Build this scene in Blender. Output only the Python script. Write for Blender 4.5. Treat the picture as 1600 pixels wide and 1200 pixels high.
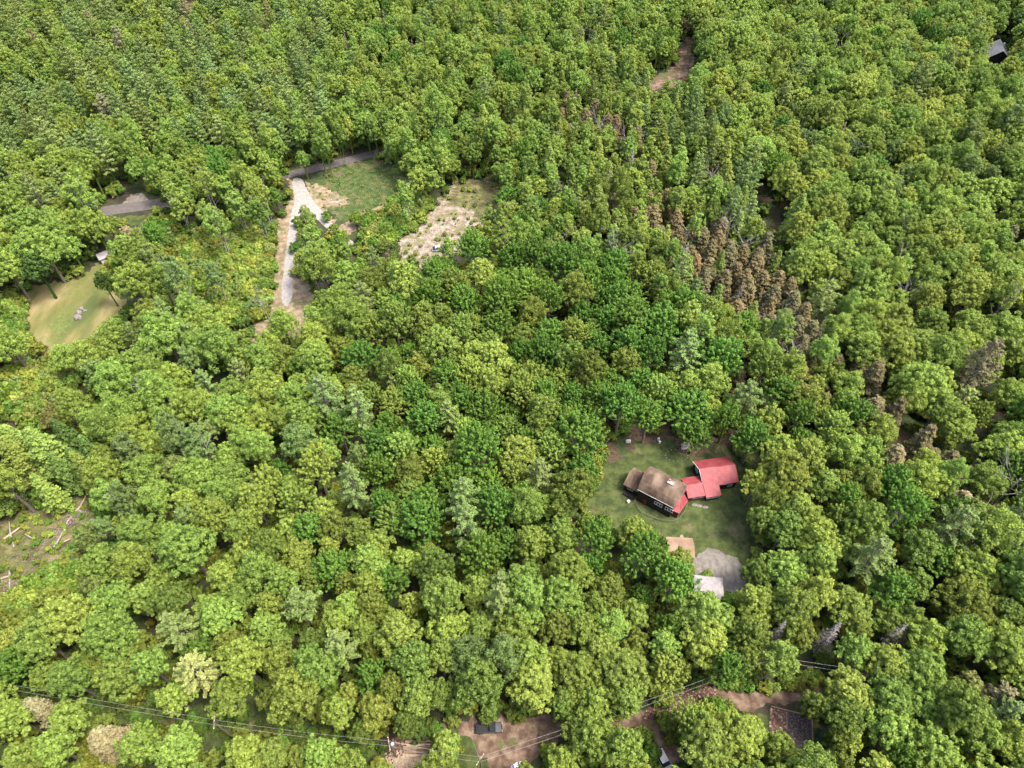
import bpy, math, random
import numpy as np
from mathutils import Vector, Matrix
R = math.radians
random.seed(11); rng = np.random.default_rng(11)
for o in list(bpy.data.objects): bpy.data.objects.remove(o)
scene = bpy.context.scene
col = scene.collection

# ------------------------------------------------------------------ camera
CAMH, PITCH, F = 150.0, 50.0, 1081.0
cam = bpy.data.objects.new("camera", bpy.data.cameras.new("camera"))
cam.data.sensor_width = 36; cam.data.lens = 36 * F / 1600
cam.data.clip_start = 1; cam.data.clip_end = 6000
cam.location = (0, 0, CAMH); cam.rotation_euler = (R(90 - PITCH), 0, 0)
col.objects.link(cam); scene.camera = cam
# ------------------------------------------------------------------ sky and sun
SUN_EL, SUN_AZ = 64, 105          # azimuth: degrees from +Y (away from the camera) toward +X
world = bpy.data.worlds.new("World"); scene.world = world; world.use_nodes = True
wn = world.node_tree
bg = wn.nodes["Background"]
sky = wn.nodes.new("ShaderNodeTexSky"); sky.sky_type = 'NISHITA'; sky.sun_disc = False
sky.sun_elevation = R(SUN_EL); sky.sun_rotation = R(SUN_AZ)
sky.air_density = 1.0; sky.dust_density = 5.0; sky.ozone_density = 1.0
wn.links.new(sky.outputs[0], bg.inputs[0]); bg.inputs[1].default_value = 0.15
sun = bpy.data.objects.new("sun", bpy.data.lights.new("sun", 'SUN'))
sun.data.energy = 1.5; sun.data.angle = R(14); sun.data.color = (1.0, 0.95, 0.86)
sun.rotation_euler = (R(90 - SUN_EL), 0, R(180 - SUN_AZ)); col.objects.link(sun)
scene.view_settings.view_transform = 'Standard'; scene.view_settings.look = 'None'
scene.view_settings.exposure = 2.05; scene.view_settings.gamma = 1
scene.cycles.max_bounces = 7; scene.cycles.diffuse_bounces = 5; scene.cycles.glossy_bounces = 1
scene.cycles.transmission_bounces = 3; scene.cycles.transparent_max_bounces = 4
scene.cycles.use_denoising = True

# ------------------------------------------------------------------ projection (1600 x 1200 photo pixels <-> ground)
cP, sP = math.cos(R(PITCH)), math.sin(R(PITCH))
def at(px, py, z=0.0):
    u = (px - 800) / F; v = (600 - py) / F
    d = Vector((u, cP + v * sP, -sP + v * cP))
    t = (CAMH - z) / -d.z
    return Vector((d.x * t, d.y * t, z))
def proj(p):
    x, y, z = p[0], p[1], p[2] - CAMH
    dep = y * cP - z * sP
    return (800 + F * x / dep, 600 - F * (y * sP + z * cP) / dep, dep)
def inpoly(x, y, poly):
    c = False; j = len(poly) - 1
    for i in range(len(poly)):
        xi, yi = poly[i]; xj, yj = poly[j]
        if (yi > y) != (yj > y) and x < (xj - xi) * (y - yi) / (yj - yi) + xi: c = not c
        j = i
    return c

# ------------------------------------------------------------------ naming helpers
def tag(o, label=None, cat=None, group=None, kind=None):
    if label: o["label"] = label
    if cat: o["category"] = cat
    if group: o["group"] = group
    if kind: o["kind"] = kind
    return o
def empty(name, loc=(0, 0, 0), rz=0, label=None, cat=None, group=None):
    o = bpy.data.objects.new(name, None); o.location = loc; o.rotation_euler = (0, 0, rz)
    o.empty_display_size = 0.5; col.objects.link(o)
    return tag(o, label, cat, group)

# ------------------------------------------------------------------ materials
def nodes_of(m):
    m.use_nodes = True; nt = m.node_tree
    return nt, nt.nodes, nt.links, nt.nodes["Principled BSDF"]
def noise_ramp(nt, stops, scale, detail=6, rough=0.6, coord='Object', dist=0.0, stretch=None):
    tc = nt.nodes.new("ShaderNodeTexCoord"); nz = nt.nodes.new("ShaderNodeTexNoise")
    nz.inputs["Scale"].default_value = scale; nz.inputs["Detail"].default_value = detail
    nz.inputs["Roughness"].default_value = rough; nz.inputs["Distortion"].default_value = dist
    src = tc.outputs[coord]
    if stretch:
        mp = nt.nodes.new("ShaderNodeMapping"); mp.inputs["Scale"].default_value = stretch[:3]
        if len(stretch) > 3: mp.inputs["Rotation"].default_value = (0, 0, stretch[3])
        nt.links.new(src, mp.inputs[0]); src = mp.outputs[0]
    nt.links.new(src, nz.inputs["Vector"])
    cr = nt.nodes.new("ShaderNodeValToRGB"); e = cr.color_ramp.elements
    while len(e) > 1: e.remove(e[-1])
    stops = [(.5 + (q - .5) * .62, c_) for q, c_ in stops]
    e[0].position = stops[0][0]; e[0].color = (*stops[0][1], 1)
    for p, c in stops[1:]:
        k = e.new(p); k.color = (*c, 1)
    nt.links.new(nz.outputs[0], cr.inputs[0])
    return cr, nz
def mat(name, stops, scale=3.0, rough=0.8, bump=0.0, bscale=None, coord='Object', metallic=0, spec=0.3, second=None, stretch=None, dist=0.0):
    m = bpy.data.materials.new(name); nt, N, L, P = nodes_of(m)
    HARD = .80
    if isinstance(stops, tuple): stops = [(0.3, tuple(c * 0.82 for c in stops)), (0.7, tuple(min(1, c * 1.12) for c in stops))]
    stops = [(q, tuple(v * HARD for v in c)) for q, c in stops]
    if second: second = ([(q, tuple(v * HARD for v in c)) for q, c in second[0]],) + tuple(second[1:])
    cr, nz = noise_ramp(nt, stops, scale, coord=coord, stretch=stretch, dist=dist)
    out = cr.outputs[0]
    if second:                       # (stops, scale, lo, hi): patches of another ground colour
        cr2, _ = noise_ramp(nt, second[0], second[1], coord=coord)
        msk, _ = noise_ramp(nt, [(second[2], (0, 0, 0)), (second[3], (1, 1, 1))], second[4], coord=coord, detail=9, rough=0.68)
        mx = N.new("ShaderNodeMix"); mx.data_type = 'RGBA'
        L.new(msk.outputs[0], mx.inputs[0]); L.new(out, mx.inputs[6]); L.new(cr2.outputs[0], mx.inputs[7]); out = mx.outputs[2]
    L.new(out, P.inputs["Base Color"])
    P.inputs["Roughness"].default_value = rough; P.inputs["Metallic"].default_value = metallic
    P.inputs["Specular IOR Level"].default_value = spec
    if bump:
        b = N.new("ShaderNodeBump"); b.inputs["Strength"].default_value = 1.0; b.inputs["Distance"].default_value = bump
        n2 = N.new("ShaderNodeTexNoise"); n2.inputs["Scale"].default_value = bscale or scale * 4; n2.inputs["Detail"].default_value = 8
        tc = N.new("ShaderNodeTexCoord"); L.new(tc.outputs[coord], n2.inputs["Vector"])
        L.new(n2.outputs[0], b.inputs["Height"]); L.new(b.outputs[0], P.inputs["Normal"])
    return m
def leaf_mat(name, transl=0.3, rough=0.6, var=0.36):
    m = bpy.data.materials.new(name); nt, N, L, P = nodes_of(m)
    at_ = N.new("ShaderNodeAttribute"); at_.attribute_type = 'INSTANCER'; at_.attribute_name = "tint"
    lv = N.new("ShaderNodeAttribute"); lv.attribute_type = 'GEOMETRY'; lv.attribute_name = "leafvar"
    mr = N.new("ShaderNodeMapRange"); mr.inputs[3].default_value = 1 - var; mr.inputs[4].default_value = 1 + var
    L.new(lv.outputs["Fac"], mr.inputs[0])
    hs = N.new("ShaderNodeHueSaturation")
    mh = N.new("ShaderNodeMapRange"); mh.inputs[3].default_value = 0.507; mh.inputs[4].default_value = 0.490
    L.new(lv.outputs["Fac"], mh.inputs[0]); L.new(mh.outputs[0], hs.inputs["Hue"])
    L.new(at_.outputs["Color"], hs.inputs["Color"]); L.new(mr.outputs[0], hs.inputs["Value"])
    L.new(hs.outputs[0], P.inputs["Base Color"]); P.inputs["Roughness"].default_value = rough
    P.inputs["Specular IOR Level"].default_value = 0.12
    tr = N.new("ShaderNodeBsdfTranslucent"); L.new(hs.outputs[0], tr.inputs[0])
    mx = N.new("ShaderNodeMixShader"); mx.inputs[0].default_value = transl
    L.new(P.outputs[0], mx.inputs[1]); L.new(tr.outputs[0], mx.inputs[2])
    L.new(mx.outputs[0], N["Material Output"].inputs[0])
    return m
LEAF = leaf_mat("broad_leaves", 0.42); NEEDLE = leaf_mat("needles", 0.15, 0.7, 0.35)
BARK = mat("grey_brown_bark", [(0.3, (0.09, 0.07, 0.05)), (0.7, (0.22, 0.19, 0.16))], 3)
BIRCH = mat("pale_birch_bark", [(0.32, (0.12, 0.105, 0.085)), (0.42, (0.27, 0.255, 0.22)), (0.8, (0.36, 0.345, 0.31))], 2.5)
DEADWOOD = mat("weathered_dead_wood", [(0.3, (0.17, 0.15, 0.13)), (0.7, (0.34, 0.31, 0.285))], 3)
PINKWOOD = mat("reddish_dead_twigs", [(0.3, (0.17, 0.13, 0.10)), (0.7, (0.31, 0.25, 0.205))], 3)

# ------------------------------------------------------------------ mesh building
class MB:
    def __init__(s): s.v = []; s.f = []; s.m = []
    def add(s, verts, faces, mi=0):
        b = len(s.v); s.v += [tuple(p) for p in verts]; s.f += [tuple(i + b for i in f) for f in faces]; s.m += [mi] * len(faces)
    def box(s, c, size, rz=0.0, mi=0):
        cx, cy, cz = c; a, b, h = size[0] / 2, size[1] / 2, size[2] / 2; ca, sa = math.cos(rz), math.sin(rz)
        vs = []
        for z in (-h, h):
            for x, y in ((-a, -b), (a, -b), (a, b), (-a, b)): vs.append((cx + x * ca - y * sa, cy + x * sa + y * ca, cz + z))
        s.add(vs, [(3, 2, 1, 0), (4, 5, 6, 7), (0, 1, 5, 4), (1, 2, 6, 5), (2, 3, 7, 6), (3, 0, 4, 7)], mi)
    def tube(s, pts, rad, n=5, mi=0):
        pts = [Vector(p) for p in pts]; vs = []; fs = []
        for i, p in enumerate(pts):
            d = (pts[min(i + 1, len(pts) - 1)] - pts[max(i - 1, 0)]).normalized()
            a = d.orthogonal().normalized(); b = d.cross(a); r = rad[i] if hasattr(rad, '__len__') else rad
            for k in range(n):
                t = 2 * math.pi * k / n; vs.append(p + a * math.cos(t) * r + b * math.sin(t) * r)
        for i in range(len(pts) - 1):
            for k in range(n):
                fs.append((i * n + k, i * n + (k + 1) % n, (i + 1) * n + (k + 1) % n, (i + 1) * n + k))
        fs.append(tuple(range(n - 1, -1, -1))); fs.append(tuple((len(pts) - 1) * n + k for k in range(n)))
        s.add(vs, fs, mi)
    def slab(s, top, th, mi=0):       # polygon (3d points) with thickness downward
        n = len(top); bot = [(p[0], p[1], p[2] - th) for p in top]
        s.add(list(top) + bot, [tuple(range(n)), tuple(range(2 * n - 1, n - 1, -1))] + [(i, i + n, (i + 1) % n + n, (i + 1) % n) for i in range(n)], mi)
    def mesh(s, name, mats):
        me = bpy.data.meshes.new(name); me.from_pydata([tuple(p) for p in s.v], [], s.f)
        for m in (mats if isinstance(mats, (list, tuple)) else [mats]): me.materials.append(m)
        if any(s.m): me.polygons.foreach_set("material_index", s.m)
        me.update(); return me
    def build(s, name, mats, parent=None, **kw):
        o = bpy.data.objects.new(name, s.mesh(name, mats)); col.objects.link(o)
        if parent is not None: o.parent = parent
        return tag(o, **kw)

def leaf_mesh(name, C, Nn, S, var, material, asp=1.0, T=None):
    """many small bent leaf-cluster faces: centres C, normals Nn, size S, variation var"""
    n = len(C); Nn = Nn / (np.linalg.norm(Nn, axis=1, keepdims=True) + 1e-9)
    if T is None: T = rng.normal(size=(n, 3))
    T = T - (T * Nn).sum(1, keepdims=True) * Nn; T /= (np.linalg.norm(T, axis=1, keepdims=True) + 1e-9)
    B = np.cross(Nn, T); S = S[:, None]
    j = lambda: 1 + rng.uniform(-.35, .35, (n, 1))
    a = C + T * S * j(); b = C + B * S * asp * j() - Nn * S * 0.35; c = C - T * S * j(); d = C - B * S * asp * j() - Nn * S * 0.35
    V = np.stack([a, b, c, d], 1).reshape(-1, 3)
    me = bpy.data.meshes.new(name); me.vertices.add(4 * n); me.vertices.foreach_set("co", V.ravel())
    idx = np.arange(4 * n).reshape(n, 4)
    tri = np.concatenate([idx[:, [0, 1, 2]], idx[:, [0, 2, 3]]], 1).reshape(-1)
    me.loops.add(6 * n); me.loops.foreach_set("vertex_index", tri)
    me.polygons.add(2 * n); me.polygons.foreach_set("loop_start", np.arange(0, 6 * n, 3)); 
    me.update(calc_edges=True)
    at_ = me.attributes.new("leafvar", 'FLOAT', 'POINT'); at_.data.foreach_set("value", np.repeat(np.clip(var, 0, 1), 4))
    me.materials.append(material); me.validate(); return me

def unit(n):
    v = rng.normal(size=(n, 3)); return v / np.linalg.norm(v, axis=1, keepdims=True)

# --- crowns.  Each returns (crown mesh, trunk mesh); real size in metres, base at z=0
def clumps_to_leaves(name, cc, cr, cd, per, ls, material, elong=None, spread=0.55):
    C = []; Nn = []; S = []; Va = []
    for i in range(len(cc)):
        u = unit(per); up = cd[i]
        u = u + up * 0.75; u /= np.linalg.norm(u, axis=1, keepdims=True)
        rr = cr[i] * rng.uniform(0.72, 1.08, (per, 1))
        off = u * rr
        if elong is not None:
            along = (off @ up)[:, None] * up; off = (off - along) * 0.60 + along * elong
        C.append(cc[i] + off); nn = u + rng.normal(size=(per, 3)) * spread; Nn.append(nn)
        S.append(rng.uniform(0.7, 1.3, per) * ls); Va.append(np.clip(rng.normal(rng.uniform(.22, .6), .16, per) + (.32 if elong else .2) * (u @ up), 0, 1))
    return leaf_mesh(name, np.concatenate(C), np.concatenate(Nn), np.concatenate(S), np.concatenate(Va), material)

def limbs(mb, base_r, h, r, z0, n=7):
    lean = rng.normal(size=2) * 0.35
    mb.tube([(0, 0, -0.3), (lean[0] * .3, lean[1] * .3, h * .35), (lean[0], lean[1], h * .85)], [base_r, base_r * .75, base_r * .25], 6)
    for i in range(n):
        a = 2.4 * i + random.random(); zz = z0 + (h * .8 - z0) * i / n * .8
        L = r * random.uniform(.55, .85)
        p0 = (lean[0] * zz / h, lean[1] * zz / h, zz); p2 = (math.cos(a) * L, math.sin(a) * L, zz + L * .7)
        p1 = ((p0[0] + p2[0]) / 2, (p0[1] + p2[1]) / 2, zz + L * .22)
        mb.tube([p0, p1, p2], [base_r * .42, base_r * .28, base_r * .08], 4)

def crown_round(name, r, h, z0, style='cauli', nl=12, per=36, ls=0.178, dens=1.9, seed=0, cr=None):
    """rounded broadleaf: lobes -> clumps -> leaf clusters"""
    zc = (h + z0) / 2; hz = (h - z0) / 2
    lobes = []
    nl = nl + seed % 3
    for i in range(nl):
        a = i * 2.399 + rng.uniform(0, .8); t = (i + .5) / nl
        el = math.asin(min(.98, 1.25 * t - .22 if t > .18 else 0)); q = rng.uniform(.48, .76)
        lobes.append((np.array([math.cos(a) * math.cos(el) * r * q, math.sin(a) * math.cos(el) * r * q, zc - hz * .1 + math.sin(el) * hz * q * rng.uniform(.8, 1.15)]), r * rng.uniform(.26, .44)))
    lobes.append((np.array([rng.uniform(-.15, .15) * r, rng.uniform(-.15, .15) * r, zc + hz * rng.uniform(.48, .62)]), r * .42))
    lobes.append((np.array([0, 0, zc - hz * .15]), r * .62))
    cc = []; cd = []
    ctr = np.array([0, 0, zc - hz * .35])
    for lc, lr in lobes:
        k = int(dens * 15 * (lr / (r * .42)) ** 2 * (r / 5.0) ** 1.3)
        u = unit(k * 2); u = u[u[:, 2] > -.45][:k]
        p = lc + u * np.array([lr, lr, lr * max(1.0, .8 * hz / r)]) * rng.uniform(.72, 1.24, (len(u), 1))
        out = p - ctr; out /= np.linalg.norm(out, axis=1, keepdims=True)
        cc.append(p); cd.append(out * .6 + u * .4 + np.array([0, 0, .45]))
    cc = np.concatenate(cc); cd = np.concatenate(cd); cd /= np.linalg.norm(cd, axis=1, keepdims=True)
    c0 = cr or (0.56 if style == 'cauli' else 0.46)
    crr = rng.uniform(.7, 1.25, len(cc)) * c0
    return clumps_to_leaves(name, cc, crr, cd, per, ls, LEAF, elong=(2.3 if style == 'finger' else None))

def tree_broad(i, style, r, h, z0, **kw):
    cm = crown_round("crown", r, h, z0, style, seed=i, **kw)
    t = MB(); limbs(t, 0.2 + 0.012 * h, h * .92, r, z0 * 1.1)
    return cm, t.mesh("trunk", BARK)
def tree_birch(i, r, h):
    z0 = h * rng.uniform(.28, .42)
    cm = crown_round("crown", r, h, z0, 'cauli', nl=7, per=34, ls=0.165, dens=2.0, seed=i, cr=.5)
    t = MB()
    for k in range(1 + i % 2):
        dx, dy = (rng.uniform(-.9, .9, 2) if k else (0, 0)); lx, ly = rng.normal(size=2) * .8
        t.tube([(dx, dy, -.3), (dx + lx * .4, dy + ly * .4, h * .5), (dx + lx, dy + ly, h * .97)], [.13, .10, .03], 5)
        for q in range(7):
            a = q * 2.4; zz = z0 + (h - z0) * q / 8; L = r * .8
            t.tube([(dx + lx * zz / h, dy + ly * zz / h, zz), (dx + math.cos(a) * L, dy + math.sin(a) * L, zz + L * 1.0)], [.045, .02], 3)
    return cm, t.mesh("trunk", BIRCH)
def tree_pine(i, r, h):
    """white pine: whorls of level plumes, star shaped from above"""
    C = []; Nn = []; S = []; Va = []; t = MB()
    t.tube([(0, 0, -.3), (0.1, 0, h * .5), (0, .1, h)], [.3, .2, .04], 6)
    z = h * .32; w = 0
    while z < h - .3:
        f = (z - h * .32) / (h * .68); R_ = r * (1.02 - f ** 1.8) * rng.uniform(.8, 1.1) * (0.75 + .25 * min(1, f * 4)) + .35
        nb = 4 + (w + i) % 2
        for b in range(nb):
            a = 2 * math.pi * b / nb + w * .9 + rng.normal() * .16; L = R_ * rng.uniform(.72, 1.12)
            d = np.array([math.cos(a), math.sin(a), 0.0]); rise = rng.uniform(.10, .34) + .35 * f
            t.tube([(0, 0, z), tuple(d * L * .9 + np.array([0, 0, z + L * rise * .8]))], [.07, .02], 4)
            side = np.array([-d[1], d[0], 0])
            k = int(46 * L / 1.6) + 14
            s = rng.uniform(.22, 1.05, k) ** .8; wd = .26 * (1.12 - s) * L * .55 + .17
            lat = rng.normal(size=k) * wd * .6
            P = d * (s * L)[:, None] + side * lat[:, None]; P[:, 2] += z + L * rise * s + rng.normal(size=k) * .16 - .1 * np.abs(lat)
            C.append(P); nn = np.zeros((k, 3)); nn[:, 2] = 1; Nn.append(nn + d * .25 + rng.normal(size=(k, 3)) * .5)
            S.append(rng.uniform(.14, .27, k)); Va.append(np.clip(rng.normal(rng.uniform(.35, .65), .16, k), 0, 1))
        z += rng.uniform(1.0, 1.5); w += 1
    return leaf_mesh("crown", np.concatenate(C), np.concatenate(Nn), np.concatenate(S), np.concatenate(Va), NEEDLE, asp=.75), t.mesh("trunk", BARK)
def tree_spruce(i, r, h, thin=1.0, wood=None, pw=.8):
    C = []; Nn = []; S = []; Va = []; t = MB()
    t.tube([(0, 0, -.3), (0, 0, h)], [.24, .03], 6)
    z = h * rng.uniform(.1, .3)
    zb = z
    while z < h - .15:
        f = (z - zb) / (h - zb); R_ = r * (1.0 - f) ** pw * rng.uniform(.82, 1.12) + .18
        for b in range(7):
            a = 2 * math.pi * b / 7 + rng.uniform(0, 1); L = R_ * rng.uniform(.7, 1.1)
            d = np.array([math.cos(a), math.sin(a), 0.0])
            t.tube([(0, 0, z), tuple(d * L + np.array([0, 0, z - L * .22]))], [.05, .015], 3)
            side = np.array([-d[1], d[0], 0]); k = int((11 * L + 5) * thin)
            if k < 1: continue
            s = rng.uniform(.12, 1.05, k); lat = rng.normal(size=k) * (.25 * L * (1.15 - s) + .1)
            P = d * (s * L)[:, None] + side * lat[:, None]; P[:, 2] += z - L * .25 * s ** 1.5 + rng.normal(size=k) * .1
            C.append(P); nn = np.zeros((k, 3)); nn[:, 2] = 1; Nn.append(nn + d * .5 + rng.normal(size=(k, 3)) * .45)
            S.append(rng.uniform(.14, .28, k)); Va.append(np.clip(rng.normal(rng.uniform(.3, .7), .18, k), 0, 1))
        z += rng.uniform(.42, .62)
    return leaf_mesh("crown", np.concatenate(C), np.concatenate(Nn), np.concatenate(S), np.concatenate(Va), NEEDLE, asp=.8), t.mesh("trunk", wood or BARK)
def tree_dead(i, h, wood, conifer):
    t = MB(); c = MB()
    if conifer:
        t.tube([(0, 0, -.3), (.1, 0, h * .5), (0, .1, h)], [.22, .14, .03], 6)
        z = h * .2
        while z < h - .3:
            f = (z / h)
            for b in range(4):
                a = random.uniform(0, 6.3); L = (1 - f) * random.uniform(1.2, 3.0) + .3
                e = (math.cos(a) * L, math.sin(a) * L, z + random.uniform(-.5, .3) * L)
                c.tube([(0, 0, z), e], [.055, .02], 3)
                for q in range(3):
                    s_ = random.uniform(.35, .95); a2 = a + random.choice((-.8, .8)); l2 = L * .4
                    b0 = (e[0] * s_, e[1] * s_, z + (e[2] - z) * s_); c.tube([b0, (b0[0] + math.cos(a2) * l2, b0[1] + math.sin(a2) * l2, b0[2] - .1)], [.03, .012], 3)
            z += random.uniform(.3, .5)
    else:
        lx, ly = rng.normal(size=2) * .8
        t.tube([(0, 0, -.3), (lx * .4, ly * .4, h * .45), (lx, ly, h * .8)], [.28, .2, .1], 6)
        def br(p, d, L, r_, lvl):
            q = p + d * L * .5 + Vector(rng.normal(size=3)) * L * .06; e = q + (d + Vector(rng.normal(size=3)) * .2).normalized() * L * .5
            c.tube([p, q, e], [r_, r_ * .7, r_ * .35], 4)
            if lvl:
                for k in range(3):
                    nd = (d + Vector(rng.normal(size=3)) * .6 + Vector((0, 0, .25))).normalized(); br(q if k == 0 else e, nd, L * .62, r_ * .5, lvl - 1)
        for k in range(6):
            zz = h * random.uniform(.4, .8); a = k * 1.1 + random.random()
            br(Vector((lx * zz / h, ly * zz / h, zz)), Vector((math.cos(a) * .8, math.sin(a) * .8, .8)).normalized(), h * .3, .11, 2)
    return c.mesh("crown", wood), t.mesh("trunk", wood)
def shrub(i, r, h):
    cm = crown_round("crown", r, h, .1, 'cauli', nl=4, per=26, ls=.19, dens=1.6, seed=i, cr=.42)
    t = MB()
    for k in range(4):
        a = k * 1.6; t.tube([(0, 0, -.1), (math.cos(a) * r * .5, math.sin(a) * r * .5, h * .7)], [.05, .02], 4)
    return cm, t.mesh("trunk", BARK)

# kinds: name -> list of (crown, trunk, r, h)
KINDS = {}
def reg(kind, lst): KINDS[kind] = lst
reg('m', [(*tree_broad(i, 'cauli', r, h, z0), r, h) for i, (r, h, z0) in enumerate([(5.2, 17, 4), (4.6, 18, 6), (5.6, 16, 3.5), (4.2, 17, 5.5), (5.0, 19, 5), (4.0, 15, 4), (5.8, 18, 4.5)])])
reg('f', [(*tree_broad(i, 'finger', r, h, z0), r, h) for i, (r, h, z0) in enumerate([(5.0, 17, 4.5), (4.4, 18, 6), (5.4, 16, 4), (4.0, 15, 4), (4.8, 19, 6)])])
reg('a', [(*tree_broad(i, 'cauli', r, h, z0, per=42, ls=.155, cr=.72, dens=1.3), r, h) for i, (r, h, z0) in enumerate([(4.2, 17, 4.5), (3.6, 18, 6), (4.6, 16, 4), (3.2, 15, 4), (3.9, 18, 5)])])
reg('b', [(*tree_birch(i, r, h), r, h) for i, (r, h) in enumerate([(2.8, 18), (3.2, 17), (2.4, 16), (3.0, 20), (2.6, 14)])])
reg('p', [(*tree_pine(i, r, h), r, h) for i, (r, h) in enumerate([(4.6, 20), (4.0, 19), (5.0, 22), (3.6, 17)])])
reg('s', [(*tree_spruce(i, r, h, 1.7, None, .68), r, h) for i, (r, h) in enumerate([(3.2, 16), (2.8, 15), (3.5, 17)])])
reg('x', [(*tree_spruce(i + 3, r, h, 2.1, PINKWOOD, .5), r, h) for i, (r, h) in enumerate([(3.3, 13), (2.9, 14), (3.6, 12)])])
reg('d', [(*tree_dead(i, h, w, c), 2.5, h) for i, (h, w, c) in enumerate([(15, DEADWOOD, True), (14, DEADWOOD, False), (16, DEADWOOD, False), (14, PINKWOOD, True), (12, DEADWOOD, False)])])
reg('g', [(*shrub(i, r, h), r, h) for i, (r, h) in enumerate([(1.6, 2.2), (1.2, 1.6), (2.0, 3.2), (1.4, 2.8)])])

# leaf tints (linear base colours)
TINT = {'green': (.108, .195, .030), 'bright': (.196, .262, .048), 'yellow': (.232, .285, .054), 'olive': (.155, .198, .036), 'dark': (.085, .130, .026),
        'pale': (.152, .200, .054), 'grey': (.135, .180, .046), 'gold': (.220, .225, .066), 'tan': (.190, .165, .080), 'brown': (.142, .116, .050), 'rust': (.18, .125, .058), 'bare': (.3, .27, .24)}
WORD = {'green': 'rich green', 'bright': 'light green', 'yellow': 'yellow-green', 'olive': 'olive green', 'dark': 'dark green', 'pale': 'pale green', 'grey': 'grey-green',
        'gold': 'golden-topped', 'tan': 'tan-needled', 'brown': 'brown-needled', 'rust': 'rusty brown', 'bare': 'bare grey'}

# ------------------------------------------------------------------ what the photo shows: clearings (photo pixels, at ground level)
CLEAR = dict(
    yard=[(922, 815), (928, 760), (945, 700), (985, 668), (1040, 688), (1120, 685), (1150, 705), (1160, 770), (1172, 810), (1176, 905), (1160, 945), (1130, 925), (1096, 888), (1080, 855), (1040, 838), (1010, 818), (960, 812)],
    road_south=[(700, 1128), (800, 1130), (870, 1122), (1000, 1120), (1060, 1086), (1110, 1072), (1130, 1084), (1200, 1080), (1285, 1066), (1290, 1086), (1180, 1116), (1100, 1095), (1030, 1135), (870, 1140), (845, 1200), (600, 1210), (590, 1160), (630, 1140), (660, 1150), (700, 1185), (720, 1170)],
    road_gap=[(1120, 1072), (1270, 1045), (1290, 1066), (1200, 1084)],
    garden=[(1170, 1112), (1265, 1085), (1270, 1115), (1290, 1165), (1370, 1175), (1360, 1200), (1280, 1200), (1250, 1165), (1205, 1140)],
    corridor=[(0, 1062), (60, 1072), (110, 1082), (250, 1110), (400, 1128), (500, 1140), (600, 1158), (600, 1185), (480, 1165), (380, 1150), (310, 1150), (220, 1135), (90, 1100), (0, 1085)],
    sand=[(612, 385), (640, 362), (680, 325), (710, 290), (770, 282), (780, 320), (750, 350), (722, 378), (700, 392), (650, 408), (640, 396)],
    grass=[(478, 282), (530, 262), (585, 250), (618, 262), (625, 310), (560, 345), (535, 362), (515, 340), (478, 300)],
    drive=[(452, 275), (478, 275), (482, 300), (505, 335), (520, 360), (505, 360), (470, 325), (462, 345), (458, 420), (486, 466), (470, 500), (440, 480), (412, 520), (398, 530), (420, 480), (432, 420), (440, 350), (455, 310)],
    roadw=[(158, 318), (210, 302), (262, 314), (262, 345), (165, 345)], roadm=[(448, 266), (500, 262), (520, 252), (585, 236), (585, 246), (530, 262), (500, 270), (450, 280)],
    meadow=[(38, 458), (90, 448), (150, 425), (160, 410), (175, 460), (195, 480), (150, 525), (125, 538), (60, 540), (40, 510)],
    slash=[(0, 830), (60, 800), (110, 775), (150, 768), (135, 810), (120, 860), (95, 900), (60, 920), (0, 945)],
    north=[(1005, 132), (1050, 112), (1062, 88), (1080, 75), (1082, 128), (1010, 140)], northp=[(1066, 25), (1074, 25), (1078, 80), (1066, 80)],
    nwhouse=[(1545, 62), (1572, 66), (1575, 92), (1556, 108), (1545, 100)], nw=[(283, 2), (310, 2), (312, 16), (290, 18)],
    trailR=[(1183, 268), (1192, 290), (1207, 320), (1218, 345), (1232, 372), (1225, 380), (1205, 350), (1190, 320), (1180, 290)],
    tr2=[(1306, 470), (1318, 474), (1318, 486), (1306, 484)], tr3=[(1398, 682), (1422, 676), (1420, 700), (1402, 712)], dark1=[(1497, 690), (1520, 660), (1545, 668), (1530, 720), (1505, 735)],
    shed=[(1040, 836), (1085, 836), (1088, 865), (1045, 850)], shed2=[(1084, 904), (1130, 905), (1135, 925), (1090, 925)],
    whiteshed=[(155, 388), (172, 388), (172, 404), (155, 404)], car2=[(1020, 1165), (1050, 1165), (1050, 1200), (1025, 1200)], whitecar=[(672, 378), (700, 378), (700, 394), (672, 394)],
)
BRUSH = dict(
    b1=[(300, 372), (380, 350), (420, 370), (432, 420), (415, 500), (370, 510), (320, 470), (270, 440)],
    b2=[(0, 470), (40, 470), (45, 530), (60, 548), (0, 560)], b3=[(0, 585), (60, 570), (130, 590), (120, 640), (40, 660), (0, 650)],
    b4=[(60, 900), (130, 860), (150, 900), (110, 950), (0, 960), (0, 945)], b5=[(560, 365), (640, 300), (680, 320), (650, 360), (610, 385), (560, 400)], b6=[(600, 600), (600, 600), (600, 600)],
    b7=[(250, 330), (262, 348), (330, 400), (300, 420), (240, 350)])
def in_any(px, py, d):
    return any(inpoly(px, py, p) for p in d.values())

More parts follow.
